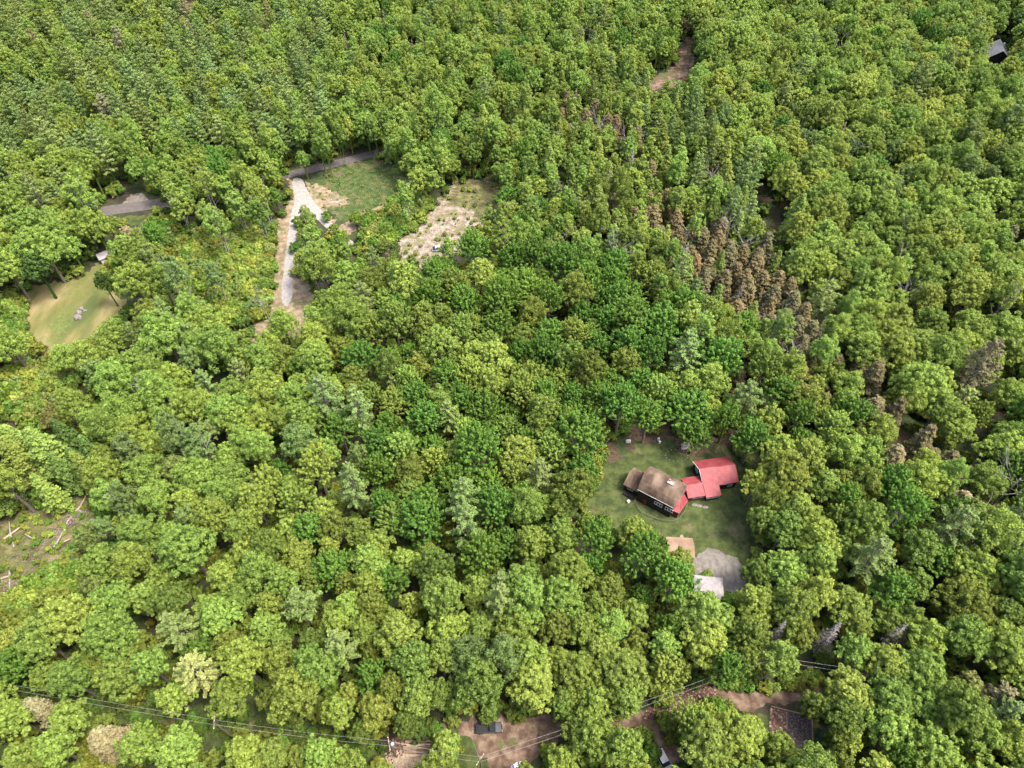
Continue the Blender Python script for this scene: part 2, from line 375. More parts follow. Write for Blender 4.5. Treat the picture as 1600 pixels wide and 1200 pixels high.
# ------------------------------------------------------------------ trees read off the photo: kind+tone : x,y,r ...
LIST = """
m bright:217,843,32;300,867,35;247,893,22;173,943,32;347,967,28;320,940,22;383,867,25;383,1040,32;233,1040,25;187,1050,38;20,1120,30;100,1123,30;20,1183,28;83,1167,28;277,1170,32;377,1177,28;447,820,22;587,847,24;440,910,26;420,940,24;413,980,26;567,977,24;523,973,22;497,1050,32;527,1110,24;633,870,24;667,857,22;700,983,36;820,910,30;820,950,32;887,903,30;877,937,30;993,833,28;993,953,24;823,1027,30;877,1027,26;907,1057,34;880,1093,26;927,1093,28;1040,1007,24;882,1182,24;925,1153,41;973,1182,32;1153,1147,34;1227,827,28;1277,843,28;1230,893,38;1433,860,26;1437,903,26;1527,890,38;1587,910,34;1450,993,28;1383,1040,30;1433,1053,38;1440,1093,40;1390,1090,34;1387,1133,32;1490,1117,34;1453,1175,44;1533,1147,28;1583,1150,30;1567,1013,36;1347,827,28
m yellow:130,1027,25;77,1007,32;20,1000,28;740,937,10;747,917,24;693,940,30;640,937,18;620,1003,32;587,1108,28;653,1087,28;543,1073,18;433,997,18;513,943,16;510,847,16;693,1160,25;417,1173,26;940,1010,28;977,1057,36;980,1090,30;1100,957,44;1100,1007,34;830,1067,36;1325,1080,33;1330,1147,22;1100,1167,40;1184,753,32;1190,808,26;1220,750,30;1260,717,26;750,437,26;773,573,26;687,550,30;813,710,28;1400,503,32;1353,460,34;1507,467,30;1427,547,30;1433,613,34;1283,380,34;1290,350,28;1315,405,24
m olive:83,943,28;167,883,32;517,820,24;560,823,22;460,860,26;420,860,24;683,897,28;540,907,20;483,897,18;580,947,22;613,963,20;580,1013,20;483,997,24;433,1033,26;467,1093,34;613,1077,22;687,1080,24;750,1080,34;420,1083,24;633,1127,20;560,1133,18;467,1183,24;830,857,26;950,917,26;927,947,22;1000,1000,22;1067,1030,18;1160,983,28;1173,987,26;1167,1027,22;1183,887,22;1237,957,30;1253,987,24;1333,943,34;1343,980,20;1400,963,24;1433,957,20;1513,943,42;1500,1000,30;1577,957,28;1280,1097,24;1317,1120,30;1500,1073,22;1220,1160,34;1317,1195,24;660,493,20;690,493,20;813,530,20;980,570,24;917,587,24;887,653,22;850,657,26;897,770,28;877,783,24;1350,760,24;1290,760,26;1317,750,20;980,380,20;997,430,14;1058,882,27
f green:657,817,36;753,867,32;607,900,26;543,863,14;930,843,26;1005,873,32;1050,913,30;923,873,18;1007,917,16;1047,973,18;567,560,26;527,590,14;683,433,26;727,473,24;780,473,28;697,593,24;533,673,26;667,657,24;757,640,30;673,687,18;747,720,36;593,730,22;600,783,20;663,783,30;620,480,20;877,427,30;820,453,34;857,480,22;920,450,24;960,420,24;960,470,26;983,507,30;1027,517,36;1070,483,34;857,530,26;910,490,18;930,540,28;1127,563,32;1017,563,22;850,620,22;933,627,26;973,620,20;1013,653,30;1077,633,36;903,683,42;910,733,26;817,773,24;1177,683,34;1243,660,22;1090,670,28;1137,653,24;1220,613,26;740,400,22;700,410,20;837,410,22;1160,520,22
f bright:617,627,26;627,707,24;680,720,22;640,763,22;500,743,28;467,783,26;420,760,28;577,613,18;637,593,18;620,517,24;760,533,24;720,523,20;833,587,30;877,590,20;863,700,28;1030,613,22;1190,587,24;1020,437,22;897,533,22;1100,1112,26;1080,1125,24
a bright:207,447,24;233,487,24;180,527,34;267,540,32;100,553,28;187,607,28;240,590,24;260,633,22;283,607,22;350,557,30;327,507,28;367,617,26;160,667,26;213,687,30;247,697,20;300,650,24;350,653,26;167,747,24;233,743,30;360,750,28;383,700,24;247,783,26;173,777,22;297,790,24;347,783,22;420,617,28;443,660,22;410,667,22;410,710,20;504,432,24;448,522,22;443,563,24;493,563,24;533,463,24;553,513,30;490,497,20;123,647,22;20,547,26;20,767,22;1580,613,26;1560,527,30;1490,547,26;1570,437,28;1447,463,22;1583,680,24;1533,753,28;1433,757,30;1347,557,26;1340,527,24;1303,527,20;1280,563,18;1323,607,22;1317,630,16;1373,677,20;1347,683,18;1317,710,24;1420,587,26
a pale:133,837,20;143,917,20;277,733,22;470,700,26;560,713,16;790,1033,28;733,1027,32;1587,850,26
m bright:1550,112,16;1572,106,14;1500,657,36;1467,640,24;1563,710,28;17,427,38;60,360,42;75,400,36;130,350,26;30,330,30;165,345,22;572,200,26
m dark:60,425,28;160,437,24;25,300,26
b bright:470,218,20;507,235,20;500,215,16;245,280,22;265,270,20;330,265,22;395,250,24;420,270,22;400,300,20;355,300,20;300,270,20;660,250,20;675,280,22;650,285,18;640,240,18;690,255,18;635,315,14;715,215,14;750,230,14;870,255,18;945,230,16;905,385,18;481,352,15;488,385,18;504,400,22;492,425,20;405,340,16;375,330,18;330,340,18;345,365,20;700,395,14;790,350,22;770,345,20;830,340,16
b pale:317,707,22;473,950,24;160,820,16;340,440,16;290,460,18
p pale:273,980,34;727,820,28;783,910,24;783,947,30;1360,873,36;1487,830,34;1063,430,22;510,633,32;563,653,26;567,467,22;317,593,20;553,763,24;843,743,26;1290,467,22;1580,1110,28;1513,613,22;1435,140,20
p grey:700,643,22;1070,557,34;1167,623,32;727,787,28;1250,120,24;620,430,20
s olive:77,710,30;33,720,26;20,683,24;67,760,18;133,733,18
f yellow:1040,1047,28
p gold:305,1047,34
p tan:1520,587,30;1577,1083,26
m gold:1530,1063,22;1543,1090,16;67,640,16;1415,355,16;75,625,14
x tan:63,1107,14;160,1153,30;1393,717,24;205,375,18;1500,783,26
x brown:1215,440,20;1205,470,18;1225,500,18;1240,520,18;1265,555,16;1310,560,18;1345,575,20;1360,595,20;1365,640,24;1395,650,16;1290,625,18;1477,727,28;1490,745,22;1440,690,16;1100,360,16;1120,380,18;1140,400,20;1160,395,16;1180,420,20;1110,410,18;1130,440,20;1165,460,20;1190,440,18;1150,485,20;1180,490,18;1200,510,18;1080,390,16;1055,350,16;1020,345,18;990,345,14;1030,365,16;1085,350,14;1060,375,16;1210,405,16;1195,385,14;1455,715,18;1230,460,16
x rust:890,205,12;1005,265,12;960,320,14;1040,310,14;1010,345,12;950,195,12;1555,560,14;930,60,10
d bare:1213,990,14;1295,993,16;1400,990,12;217,762,12;1397,420,18;1413,463,16;1463,503,16;1570,483,14;1570,770,16;1410,790,10;985,265,12;950,300,12;905,320,10;965,400,12;880,370,10;1155,465,14;1200,495,12;1105,470,8;1545,820,16;1240,835,10;410,470,8;300,480,10;315,700,10;885,300,10;1140,360,8;1320,250,10;1370,235,10;1240,215,8;1450,190,8;750,205,8
"""
TREES = []    # dict(kind,tone,x,y,rm,px,py,rpx,vi,sc)
GR = {}
def gkey(x, y): return (int(x // 6), int(y // 6))
def near_ok(x, y, rm, f):
    kx, ky = gkey(x, y)
    for i in range(kx - 2, kx + 3):
        for j in range(ky - 2, ky + 3):
            for q in GR.get((i, j), ()):
                if (q['x'] - x) ** 2 + (q['y'] - y) ** 2 < (f * (rm + q['rm'])) ** 2: return False
    return True
def put(kind, tone, x, y, rm, px=None, py=None, listed=False):
    V = KINDS[kind]; cand = sorted(range(len(V)), key=lambda i: abs(V[i][2] - rm) + random.uniform(0, .9 if kind != 'd' else 9))
    vi = cand[0]; sc = rm / V[vi][2]
    if kind in 'dp': sc = max(.6, min(1.15, sc))
    szz = min(1.15, max(.72, sc ** .6)) if kind != 'g' else sc
    t = dict(kind=kind, tone=tone, x=x, y=y, rm=rm, vi=vi, sc=min(sc, 1.5), sz=szz * random.uniform(.82, 1.2), listed=listed, rz=random.uniform(0, 6.283), tj=random.uniform(.80, 1.22), hj=random.uniform(-.15, .05))
    t['px'], t['py'], t['dep'] = proj((x, y, V[vi][3] * t['sz'] * .62))
    GR.setdefault(gkey(x, y), []).append(t); TREES.append(t); return t
def blocked(x, y, rm, h, brush=True):
    for z, k in ((0, 0), (h * .3, .7), (h * .62, .9), (h * .9, .5)):
        for s in ((0,) if k == 0 else (-1, 0, 1)):
            q = proj((x + s * rm * k, y, z))
            if in_any(q[0], q[1], CLEAR) or (brush and in_any(q[0], q[1], BRUSH)): return True
    return False
for line in LIST.strip().splitlines():
    head, body = line.split(":"); kind, tone = head.split()
    for e in body.split(";"):
        px, py, r = map(float, e.split(","))
        h = {'m': 16.5, 'f': 16.5, 'a': 15, 'b': 17, 'p': 19, 's': 16, 'x': 13.5, 'd': 14, 'g': 2}[kind]
        p = at(px, py, h * .66); rm = r * proj(p)[2] / F * 1.12
        rm = max(2.0, min(rm, 7.4))
        if kind == 'b': rm = min(rm, 3.8)
        if kind in 'x': rm = min(max(rm, 2.4), 5.4 if tone == 'tan' else 4.2)
        if kind in 'mfa':
            for _ in range(5):
                if blocked(p.x, p.y, rm, h, False) and rm > 3 and px != 1058: rm *= .94
        put(kind, tone, p.x, p.y, rm, listed=True)

# kind and tone of the trees that fill between, by where they grow
BROWNLINE = [(900, 175), (990, 240), (1080, 350), (1160, 440), (1235, 530), (1330, 600), (1400, 660), (1480, 730)]
def brown_d(px, py):
    best = 1e9
    for (x0, y0), (x1, y1) in zip(BROWNLINE, BROWNLINE[1:]):
        dx, dy = x1 - x0, y1 - y0; t = max(0, min(1, ((px - x0) * dx + (py - y0) * dy) / (dx * dx + dy * dy)))
        best = min(best, math.hypot(px - x0 - t * dx, py - y0 - t * dy))
    return best
def pick(opts):
    s = sum(w for *_, w in opts); u = random.uniform(0, s)
    for *k, w in opts:
        u -= w
        if u <= 0: return k
    return opts[-1][:-1]
def ecosystem(px, py):
    bd = brown_d(px, py)
    if bd < (24 if py < 330 else 54) and py < 560: return pick([('x', 'brown', 2.8, 26 if py < 330 else 66), ('x', 'rust', 2.6, 4), ('d', 'bare', 2.4, 6), ('s', 'olive', 2.6, 18), ('m', 'olive', 3.2, 14), ('b', 'bright', 2.8, 10)])
    if bd < 30: return pick([('x', 'brown', 2.8, 14), ('a', 'bright', 3.6, 40), ('m', 'olive', 3.8, 38)])
    if 850 < px < 1240 and 120 < py < 470 and bd < 130: return pick([('s', 'olive', 3.0, 22), ('a', 'olive', 3.2, 20), ('b', 'bright', 2.7, 26), ('p', 'grey', 3.2, 16), ('m', 'bright', 3.4, 14), ('d', 'bare', 2.2, 2)])
    if px > 1060 and py < 640:
        if py < 330: return pick([('m', 'yellow', 4.7, 42), ('m', 'bright', 4.6, 26), ('a', 'bright', 4.2, 18), ('f', 'green', 4.2, 5), ('b', 'pale', 2.9, 7), ('p', 'grey', 3.8, 1.5), ('d', 'bare', 2.3, 1)])
        return pick([('m', 'yellow', 4.4, 30), ('m', 'bright', 4.5, 22), ('a', 'bright', 4.2, 34), ('m', 'olive', 4.2, 10), ('b', 'bright', 2.9, 6), ('x', 'brown', 2.5, 2)])
    if px < 520 and py < 330 and not (py > 225 and px > 200):
        return pick([('p', 'pale', 3.7, 34), ('p', 'grey', 3.7, 26), ('b', 'bright', 2.8, 14), ('m', 'bright', 3.6, 14), ('a', 'bright', 3.4, 10), ('p', 'tan', 3.3, 3)])
    if px < 200 and py < 480: return pick([('m', 'bright', 4.6, 60), ('a', 'bright', 4, 30), ('m', 'olive', 4, 10)])
    if py < 230: return pick([('b', 'bright', 2.7, 26), ('m', 'bright', 3.4, 26), ('a', 'bright', 3.2, 16), ('s', 'olive', 2.8, 8), ('p', 'pale', 3.2, 10), ('f', 'green', 3.3, 8), ('m', 'yellow', 3.4, 8), ('d', 'bare', 2, 1)])
    if py < 400: return pick([('b', 'bright', 2.6, 46), ('f', 'green', 3, 18), ('m', 'bright', 3.1, 18), ('a', 'bright', 3, 16)])
    if px > 560 and py < 820: return pick([('f', 'green', 4.0, 48), ('f', 'bright', 3.8, 16), ('m', 'yellow', 3.8, 10), ('a', 'olive', 3.6, 16), ('p', 'grey', 3.4, 3), ('m', 'bright', 3.8, 7)])
    if px < 140 and 640 < py < 800: return pick([('s', 'dark', 3.0, 60), ('a', 'bright', 3.6, 30), ('m', 'olive', 3.6, 10)])
    if px < 420 and py < 900: return pick([('a', 'bright', 3.8, 44), ('b', 'pale', 2.8, 16), ('m', 'bright', 3.8, 26), ('p', 'pale', 3.4, 8), ('m', 'olive', 3.6, 6)])
    return pick([('m', 'bright', 4.2, 38), ('m', 'yellow', 4.0, 14), ('m', 'olive', 4.0, 24), ('a', 'bright', 3.8, 14), ('f', 'green', 3.6, 8), ('p', 'pale', 3.8, 2)])
TREES_LISTED = len(TREES)
# spots of open ground, road, roof or car that the photo shows uncovered: no crown may hide them
SHOW = [(870, 1125), (985, 1122), (1010, 1125), (1020, 1150), (1025, 1165), (330, 1128), (352, 1132), (375, 1140), (608, 1162), (1070, 1090), (1085, 1090), (1100, 1095), (1130, 1103), (1140, 1110), (1170, 1105), (1265, 1075), (760, 1160), (790, 1150), (815, 1150), (840, 1135), (855, 1125), (1000, 1128), (1030, 1135), (1018, 1140), (1045, 1110), (1060, 1098), (1090, 1082), (1110, 1075), (1150, 1098), (1180, 1092), (1200, 1090), (1225, 1084), (1250, 1080),
        (1160, 1068), (1200, 1062), (1240, 1058), (150, 1108), (200, 1115), (250, 1125), (300, 1132), (350, 1146), (400, 1150), (450, 1158), (480, 1160), (540, 1160), (90, 1092), (462, 285), (460, 300), (460, 320), (455, 340), (452, 360),
        (450, 380), (449, 400), (447, 420), (446, 440), (445, 460), (485, 320), (500, 340), (436, 400), (432, 440), (430, 470), (420, 500), (470, 480), (20, 850), (60, 840), (90, 820), (120, 800), (140, 780), (60, 880), (30, 900), (90, 870), (15, 920), (110, 850), (75, 795),
        (686, 387), (700, 350), (740, 320), (650, 385), (1037, 1188), (1037, 1175), (1044, 1197), (1030, 1165), (1240, 1135), (1215, 1125), (1255, 1150), (1290, 1155), (1230, 1112), (990, 750), (1050, 770), (1100, 740), (1140, 745), (1120, 770), (1130, 890), (1150, 905), (1105, 915), (560, 290), (600, 280), (530, 310), (560, 340),
        (100, 470), (125, 490), (90, 500), (60, 480), (150, 440), (162, 397), (130, 383), (1558, 84), (1060, 118), (1030, 125), (640, 1160), (655, 1170), (728, 1150), (940, 780), (950, 730), (990, 700)]
def hides(t):
    h = KINDS[t['kind']][t['vi']][3] * t['sz']; a = proj((t['x'], t['y'], h)); b = proj((t['x'], t['y'], h * .26)); D = math.hypot(CAMH, t['y'], t['x'])
    rx = t['rm'] * F / t['dep'] * .98; ry = math.hypot(rx * CAMH / D, (b[1] - a[1]) / 2 * .9); cx, cy = (a[0] + b[0]) / 2, (a[1] + b[1]) / 2
    return any(((x - cx) / rx) ** 2 + ((y - cy) / ry) ** 2 < 1 for x, y in SHOW)
KEEPT = []
for t in TREES:
    if t['kind'] in 'd': KEEPT.append(t); continue
    for _ in range(8):
        if not hides(t): break
        t['rm'] *= .93; t['sc'] *= .93; t['sz'] *= .96
    if not hides(t): KEEPT.append(t)
print('dropped', len(TREES) - len(KEEPT)); TREES[:] = KEEPT
for c_ in GR.values(): c_[:] = [t for t in c_ if any(t is k for k in KEEPT)]
random.seed(5)
for i in range(60000):
    y = 5 + 475 * random.random(); dep = y * cP + CAMH * sP
    wx = dep * 800 / F + 34; x = random.uniform(-wx, wx)
    if random.random() > .35 + .65 * dep / 420: continue
    q = proj((x, y, 10))
    kind, tone, rm = ecosystem(q[0], q[1]); rm *= random.triangular(.68, 1.5, .98) * (1.16 if q[1] < 330 else 1.05)
    f = .61 if q[1] > 420 else .585
    if not near_ok(x, y, rm, f): continue
    if blocked(x, y, rm, 16): continue
    t = put(kind, tone, x, y, rm)
    if hides(t): TREES.pop(); GR[gkey(x, y)].pop()
print("TREES", TREES_LISTED, len(TREES))

# ------------------------------------------------------------------ labels that single trees out
LAND = [("farmhouse with brown roof", 1025, 765), ("red-roofed wing", 1120, 745), ("gravel parking area", 1130, 892), ("white gravel driveway", 452, 410), ("paved road junction", 462, 275),
        ("sandy clearing", 700, 345), ("tan meadow", 95, 485), ("log-strewn clearing", 50, 860), ("log pile", 650, 1160), ("garden bed", 1238, 1135), ("white car", 1036, 1187),
        ("roadside utility pole", 1203, 1028), ("far grey house", 1558, 82), ("northern dirt road", 1055, 118), ("power line", 250, 1115), ("brown spruce stand", 1150, 440),
        ("brushy thicket", 360, 440), ("small far clearing", 298, 8), ("western paved road", 210, 325)]
ORD = "first second third fourth fifth sixth seventh eighth ninth tenth eleventh twelfth thirteenth fourteenth fifteenth sixteenth seventeenth eighteenth nineteenth twentieth".split()
DIRS = ["right", "upper right", "above", "upper left", "left", "lower left", "below", "lower right"]
NAMES = {'m': 'broadleaf_tree', 'f': 'broadleaf_tree', 'a': 'broadleaf_tree', 'b': 'birch_tree', 'p': 'pine_tree', 's': 'spruce_tree', 'x': 'dying_spruce', 'd': 'dead_tree'}
NOUN = {'m': 'rounded broadleaf', 'f': 'bushy maple', 'a': 'airy broadleaf', 'b': 'slender birch', 'p': 'pine', 's': 'spruce', 'x': 'spruce', 'd': 'dead tree'}
CAT = {'m': 'tree', 'f': 'tree', 'a': 'tree', 'b': 'birch tree', 'p': 'pine tree', 's': 'spruce tree', 'x': 'dying spruce', 'd': 'dead tree'}
GROUP = {'broadleaf_tree': 'broadleaf trees of the forest', 'birch_tree': 'birches among the forest trees', 'pine_tree': 'pines standing in the forest', 'spruce_tree': 'dark spruces in the forest', 'dying_spruce': 'browned dying spruces', 'dead_tree': 'dead leafless trees'}
LIMIT = {'broadleaf_tree': 300, 'birch_tree': 290, 'pine_tree': 290, 'spruce_tree': 200, 'dying_spruce': 200, 'dead_tree': 80}
DW = lambda d: d if d in ('above', 'below') else d + ' of'
def size_word(t):
    return 'broad' if t['rm'] > 4.9 else 'small' if t['rm'] < 3.3 else 'mid-sized'
by = {}
for t in TREES:
    if 4 < t['px'] < 1596 and 4 < t['py'] < 1196: by.setdefault(NAMES[t['kind']], []).append(t)
chosen = []
for nm, lst in by.items():
    lst.sort(key=lambda t: -t['rm'] / t['dep'] - (.004 if t['listed'] else 0)); chosen += lst[:LIMIT[nm]]
buckets = {}
for t in chosen:
    L = min(LAND, key=lambda l: math.hypot(l[1] - t['px'], l[2] - t['py'])); a = math.atan2(-(t['py'] - L[2]), t['px'] - L[1])
    d = DIRS[int(round(a / (math.pi / 4))) % 8]
    t['lab'] = (size_word(t), WORD[t['tone']], NOUN[t['kind']], L[0], d); t['ld'] = math.hypot(L[1] - t['px'], L[2] - t['py'])
    buckets.setdefault(t['lab'], []).append(t)
for k, lst in buckets.items():
    lst.sort(key=lambda t: t['ld'])
    for i, t in enumerate(lst):
        s, c, n, l, d = k
        if n == 'dead tree': c = 'bare grey'
        if len(lst) == 1: t['label'] = f"{s} {c} {n}, the only one {DW(d)} the {l}"
        else: t['label'] = f"{s} {c} {n}, {ORD[min(i, 19)]} out {DW(d)} the {l}"

# ------------------------------------------------------------------ joined tree forms (for the distant trees and the uncountable rest)
forms = bpy.data.collections.new("tree_forms"); FORM = {}; fi = 0
def joined(cm, tm, name):
    me = cm.copy(); me.name = name
    import bmesh
    bm = bmesh.new(); bm.from_mesh(cm); n0 = len(bm.faces); bm.from_mesh(tm); bm.faces.ensure_lookup_table()
    for f in bm.faces[n0:]: f.material_index = 1
    bm.to_mesh(me); bm.free(); me.materials.clear(); me.materials.append(cm.materials[0]); me.materials.append(tm.materials[0]); return me
for kind in KINDS:
    for i, (cm, tm, r, h) in enumerate(KINDS[kind]):
        me = joined(cm, tm, "tree_form"); o = bpy.data.objects.new("form_%03d" % fi, me); forms.objects.link(o); FORM[(kind, i)] = (fi, me); fi += 1
def tint_of(t):
    c = TINT[t['tone']]; h = t['hj']; return (c[0] * t['tj'] * (1 + h), c[1] * t['tj'], c[2] * t['tj'] * (1 - h * .5))
done = set()
for t in chosen:
    nm = NAMES[t['kind']]; done.add(id(t)); cm, tm, r, h = KINDS[t['kind']][t['vi']]
    tint = tint_of(t); sc = (t['sc'], t['sc'], t['sz'])
    if t['dep'] < 235:
        root = empty(nm, (t['x'], t['y'], 0), t['rz'], t['label'], CAT[t['kind']], GROUP[nm]); root.scale = sc
        for pn, me in (("crown", cm), ("trunk", tm)):
            c = bpy.data.objects.new(pn, me); c.parent = root; c["tint"] = tint; col.objects.link(c)
    else:
        o = bpy.data.objects.new(nm, FORM[(t['kind'], t['vi'])][1]); o.location = (t['x'], t['y'], 0); o.rotation_euler = (0, 0, t['rz']); o.scale = sc; o["tint"] = tint
        col.objects.link(o); tag(o, t['label'], CAT[t['kind']], GROUP[nm])

def instancer(name, items, label, cat):
    """ONE object: points that carry tree forms through geometry nodes"""
    me = bpy.data.meshes.new(name); n = len(items)
    me.vertices.add(n); me.vertices.foreach_set("co", np.array([(t['x'], t['y'], t.get('z', 0)) for t in items], float).ravel()); me.update()
    def attr(nm, ty, vals, key="value"):
        a = me.attributes.new(nm, ty, 'POINT'); a.data.foreach_set(key, np.array(vals).ravel())
    attr("form", 'INT', [FORM[(t['kind'], t['vi'])][0] for t in items])
    attr("turn", 'FLOAT_VECTOR', [(0, 0, t['rz']) for t in items], "vector")
    attr("size", 'FLOAT_VECTOR', [(t['sc'], t['sc'], t['sz']) for t in items], "vector")
    attr("tint", 'FLOAT_VECTOR', [tint_of(t) for t in items], "vector")
    o = bpy.data.objects.new(name, me); col.objects.link(o)
    ng = bpy.data.node_groups.new(name, 'GeometryNodeTree')
    ng.interface.new_socket("Geometry", in_out='INPUT', socket_type='NodeSocketGeometry'); ng.interface.new_socket("Geometry", in_out='OUTPUT', socket_type='NodeSocketGeometry')
    gi = ng.nodes.new("NodeGroupInput"); go = ng.nodes.new("NodeGroupOutput"); ip = ng.nodes.new("GeometryNodeInstanceOnPoints")
    ci = ng.nodes.new("GeometryNodeCollectionInfo"); ci.inputs["Collection"].default_value = forms; ci.inputs["Separate Children"].default_value = True; ci.inputs["Reset Children"].default_value = True
    ip.inputs["Pick Instance"].default_value = True
    def na(nm, ty):
        a = ng.nodes.new("GeometryNodeInputNamedAttribute"); a.data_type = ty; a.inputs[0].default_value = nm; return a.outputs[0]
    ng.links.new(gi.outputs[0], ip.inputs["Points"]); ng.links.new(ci.outputs[0], ip.inputs["Instance"])
    ng.links.new(na("form", 'INT'), ip.inputs["Instance Index"]); ng.links.new(na("turn", 'FLOAT_VECTOR'), ip.inputs["Rotation"]); ng.links.new(na("size", 'FLOAT_VECTOR'), ip.inputs["Scale"])
    ng.links.new(ip.outputs[0], go.inputs[0])
    md = o.modifiers.new("nodes", 'NODES'); md.node_group = ng
    return tag(o, label, cat, None, 'stuff')
rest = [t for t in TREES if id(t) not in done]
instancer("forest", rest, "dense mixed green forest of smaller and farther trees", "forest")

# undergrowth: low plants on the forest floor, thick in the brushy openings
random.seed(9); UG = []
def ug(x, y, r, tone, z=0):
    vi = random.randrange(4); UG.append(dict(kind='g', vi=vi, x=x, y=y, z=z, rz=random.uniform(0, 6.3), sc=r / KINDS['g'][vi][2], sz=r / KINDS['g'][vi][2] * random.uniform(.7, 1.2), tone=tone, tj=random.uniform(.8, 1.25), hj=random.uniform(-.15, .2)))
OPEN_SHRUB = ('corridor', 'road_gap')
for i in range(26000):
    y = 15 + 400 * random.random(); dep = y * cP + CAMH * sP; wx = dep * 800 / F + 15; x = random.uniform(-wx, wx)
    q = proj((x, y, 0)); q2 = proj((x, y, 1.4))
    br = in_any(q[0], q[1], BRUSH); oc = any(inpoly(q[0], q[1], CLEAR[k]) for k in OPEN_SHRUB)
    if not oc and (in_any(q[0], q[1], CLEAR) or in_any(q2[0], q2[1], {k: v for k, v in CLEAR.items() if k not in OPEN_SHRUB})): continue
    if br: ug(x, y, random.uniform(1.2, 2.6), random.choice(['bright', 'bright', 'olive', 'pale', 'green']))
    elif oc: ug(x, y, random.uniform(.5, 1.1), random.choice(['green', 'dark', 'dark']))
    elif random.random() < .45: ug(x, y, random.uniform(1.0, 2.6), random.choice(['green', 'dark', 'olive', 'olive']))
def fill_poly(poly, step, rr, tones, prob=1.0):
    P = [at(*p) for p in poly]; xs = [p.x for p in P]; ys = [p.y for p in P]; pl = [(p.x, p.y) for p in P]
    n = int((max(xs) - min(xs)) * (max(ys) - min(ys)) / step ** 2)
    for i in range(n):
        x = random.uniform(min(xs), max(xs)); y = random.uniform(min(ys), max(ys))
        if inpoly(x, y, pl) and random.random() < prob: ug(x, y, random.uniform(*rr), random.choice(tones))
for k in ('b1', 'b2', 'b3', 'b4', 'b5', 'b7'): fill_poly(BRUSH[k], 1.7, (1.0, 2.4), ['bright', 'pale', 'olive', 'bright', 'green'])
fill_poly(CLEAR['corridor'], 1.2, (.45, 1.0), ['dark', 'dark', 'green'])
fill_poly(CLEAR['road_gap'], 1.2, (.6, 1.4), ['olive', 'green', 'bright'])
fill_poly(CLEAR['slash'], 1.9, (.35, .9), ['bright', 'olive', 'yellow', 'green'])
fill_poly(CLEAR['grass'], 2.6, (.25, .5), ['bright', 'yellow'], .5)
fill_poly([(600, 380), (700, 280), (790, 290), (800, 360), (720, 400), (640, 415)], 2.6, (.2, .9), ['bright', 'olive', 'pale'], .55)
instancer("undergrowth", UG, "low leafy undergrowth and brush between the trees", "undergrowth")

# ------------------------------------------------------------------ ground sheets
GROUND = mat("forest_floor", [(.3, (.020, .017, .010)), (.5, (.045, .036, .022)), (.7, (.03, .038, .014))], .12, .95, .3, .8, second=([(.3, (.02, .035, .01)), (.7, (.05, .075, .02))], .5, .45, .6, .05))
s = MB(); s.add([(-900, -500, 0), (900, -500, 0), (900, 1500, 0), (-900, 1500, 0)], [(0, 1, 2, 3)]); s.build("ground", GROUND, kind='structure')
def sheet(name, poly, z, m, jag=.5, dens=.8, smooth=0):
    """ragged-edged ground patch; polygon in photo pixels on the ground"""
    P = [at(*p) for p in poly]; pts = []
    if smooth:
        for _ in range(smooth):
            Q = []
            for i in range(len(P)): a, b = P[i], P[(i + 1) % len(P)]; Q += [a.lerp(b, .25), a.lerp(b, .75)]
            P = Q
    for i in range(len(P)):
        a, b = P[i], P[(i + 1) % len(P)]; n = max(1, int((b - a).length / dens))
        nrm = Vector((-(b - a).y, (b - a).x, 0)).normalized()
        for k in range(n):
            p = a.lerp(b, k / n) + nrm * (random.gauss(0, jag)); pts.append((p.x, p.y, z))
    import bmesh
    me = bpy.data.meshes.new(name); bm = bmesh.new(); vs = [bm.verts.new(p) for p in pts]; es = [bm.edges.new((vs[i], vs[(i + 1) % len(vs)])) for i in range(len(vs))]
    bmesh.ops.triangle_fill(bm, edges=es, use_beauty=True)
    for f in bm.faces:
        if f.normal.z < 0: f.normal_flip()
    bm.to_mesh(me); bm.free(); me.materials.append(m)
    o = bpy.data.objects.new(name, me); col.objects.link(o); return tag(o, kind='structure')
LAWN = mat("lawn_grass", [(.3, (.028, .042, .010)), (.5, (.046, .064, .015)), (.7, (.072, .092, .024))], .45, .95, .3, 1.6, second=([(.3, (.08, .075, .03)), (.7, (.15, .13, .06))], .8, .55, .75, .12))
LEAFLIT = mat("brown_leaf_litter", [(.3, (.04, .026, .016)), (.7, (.10, .065, .042))], 1.2, .95, .1, 4, second=([(.3, (.02, .045, .01)), (.7, (.05, .08, .02))], .8, .5, .62, .15))
GRAVEL = mat("grey_gravel", [(.3, (.125, .110, .094)), (.7, (.20, .180, .158))], 1.1, .95, .08, 6, stretch=(1.1, .6, 1, .9), second=([(.3, (.10, .088, .066)), (.7, (.15, .135, .10))], .8, .52, .68, .22))
DIRT = mat("brown_dirt", [(.3, (.075, .045, .030)), (.5, (.13, .085, .058)), (.7, (.20, .145, .105))], .5, .95, .06, 5, second=([(.3, (.05, .07, .02)), (.7, (.09, .10, .035))], .8, .56, .66, .14))
MULCH = mat("red_brown_bark_debris", [(.3, (.05, .025, .018)), (.55, (.13, .075, .055)), (.66, (.2, .14, .11)), (.72, (.42, .36, .3))], 2.2, .95, .15, 5)
WHITEG = mat("pale_crushed_stone", [(.3, (.225, .203, .182)), (.7, (.30, .28, .258))], .9, .95, .04, 8)
SAND = mat("tan_bare_sand", [(.3, (.15, .11, .065)), (.5, (.215, .16, .10)), (.7, (.28, .22, .15))], .5, .95, .1, 3, second=([(.3, (.08, .10, .03)), (.7, (.14, .12, .06))], .7, .56, .66, .16))
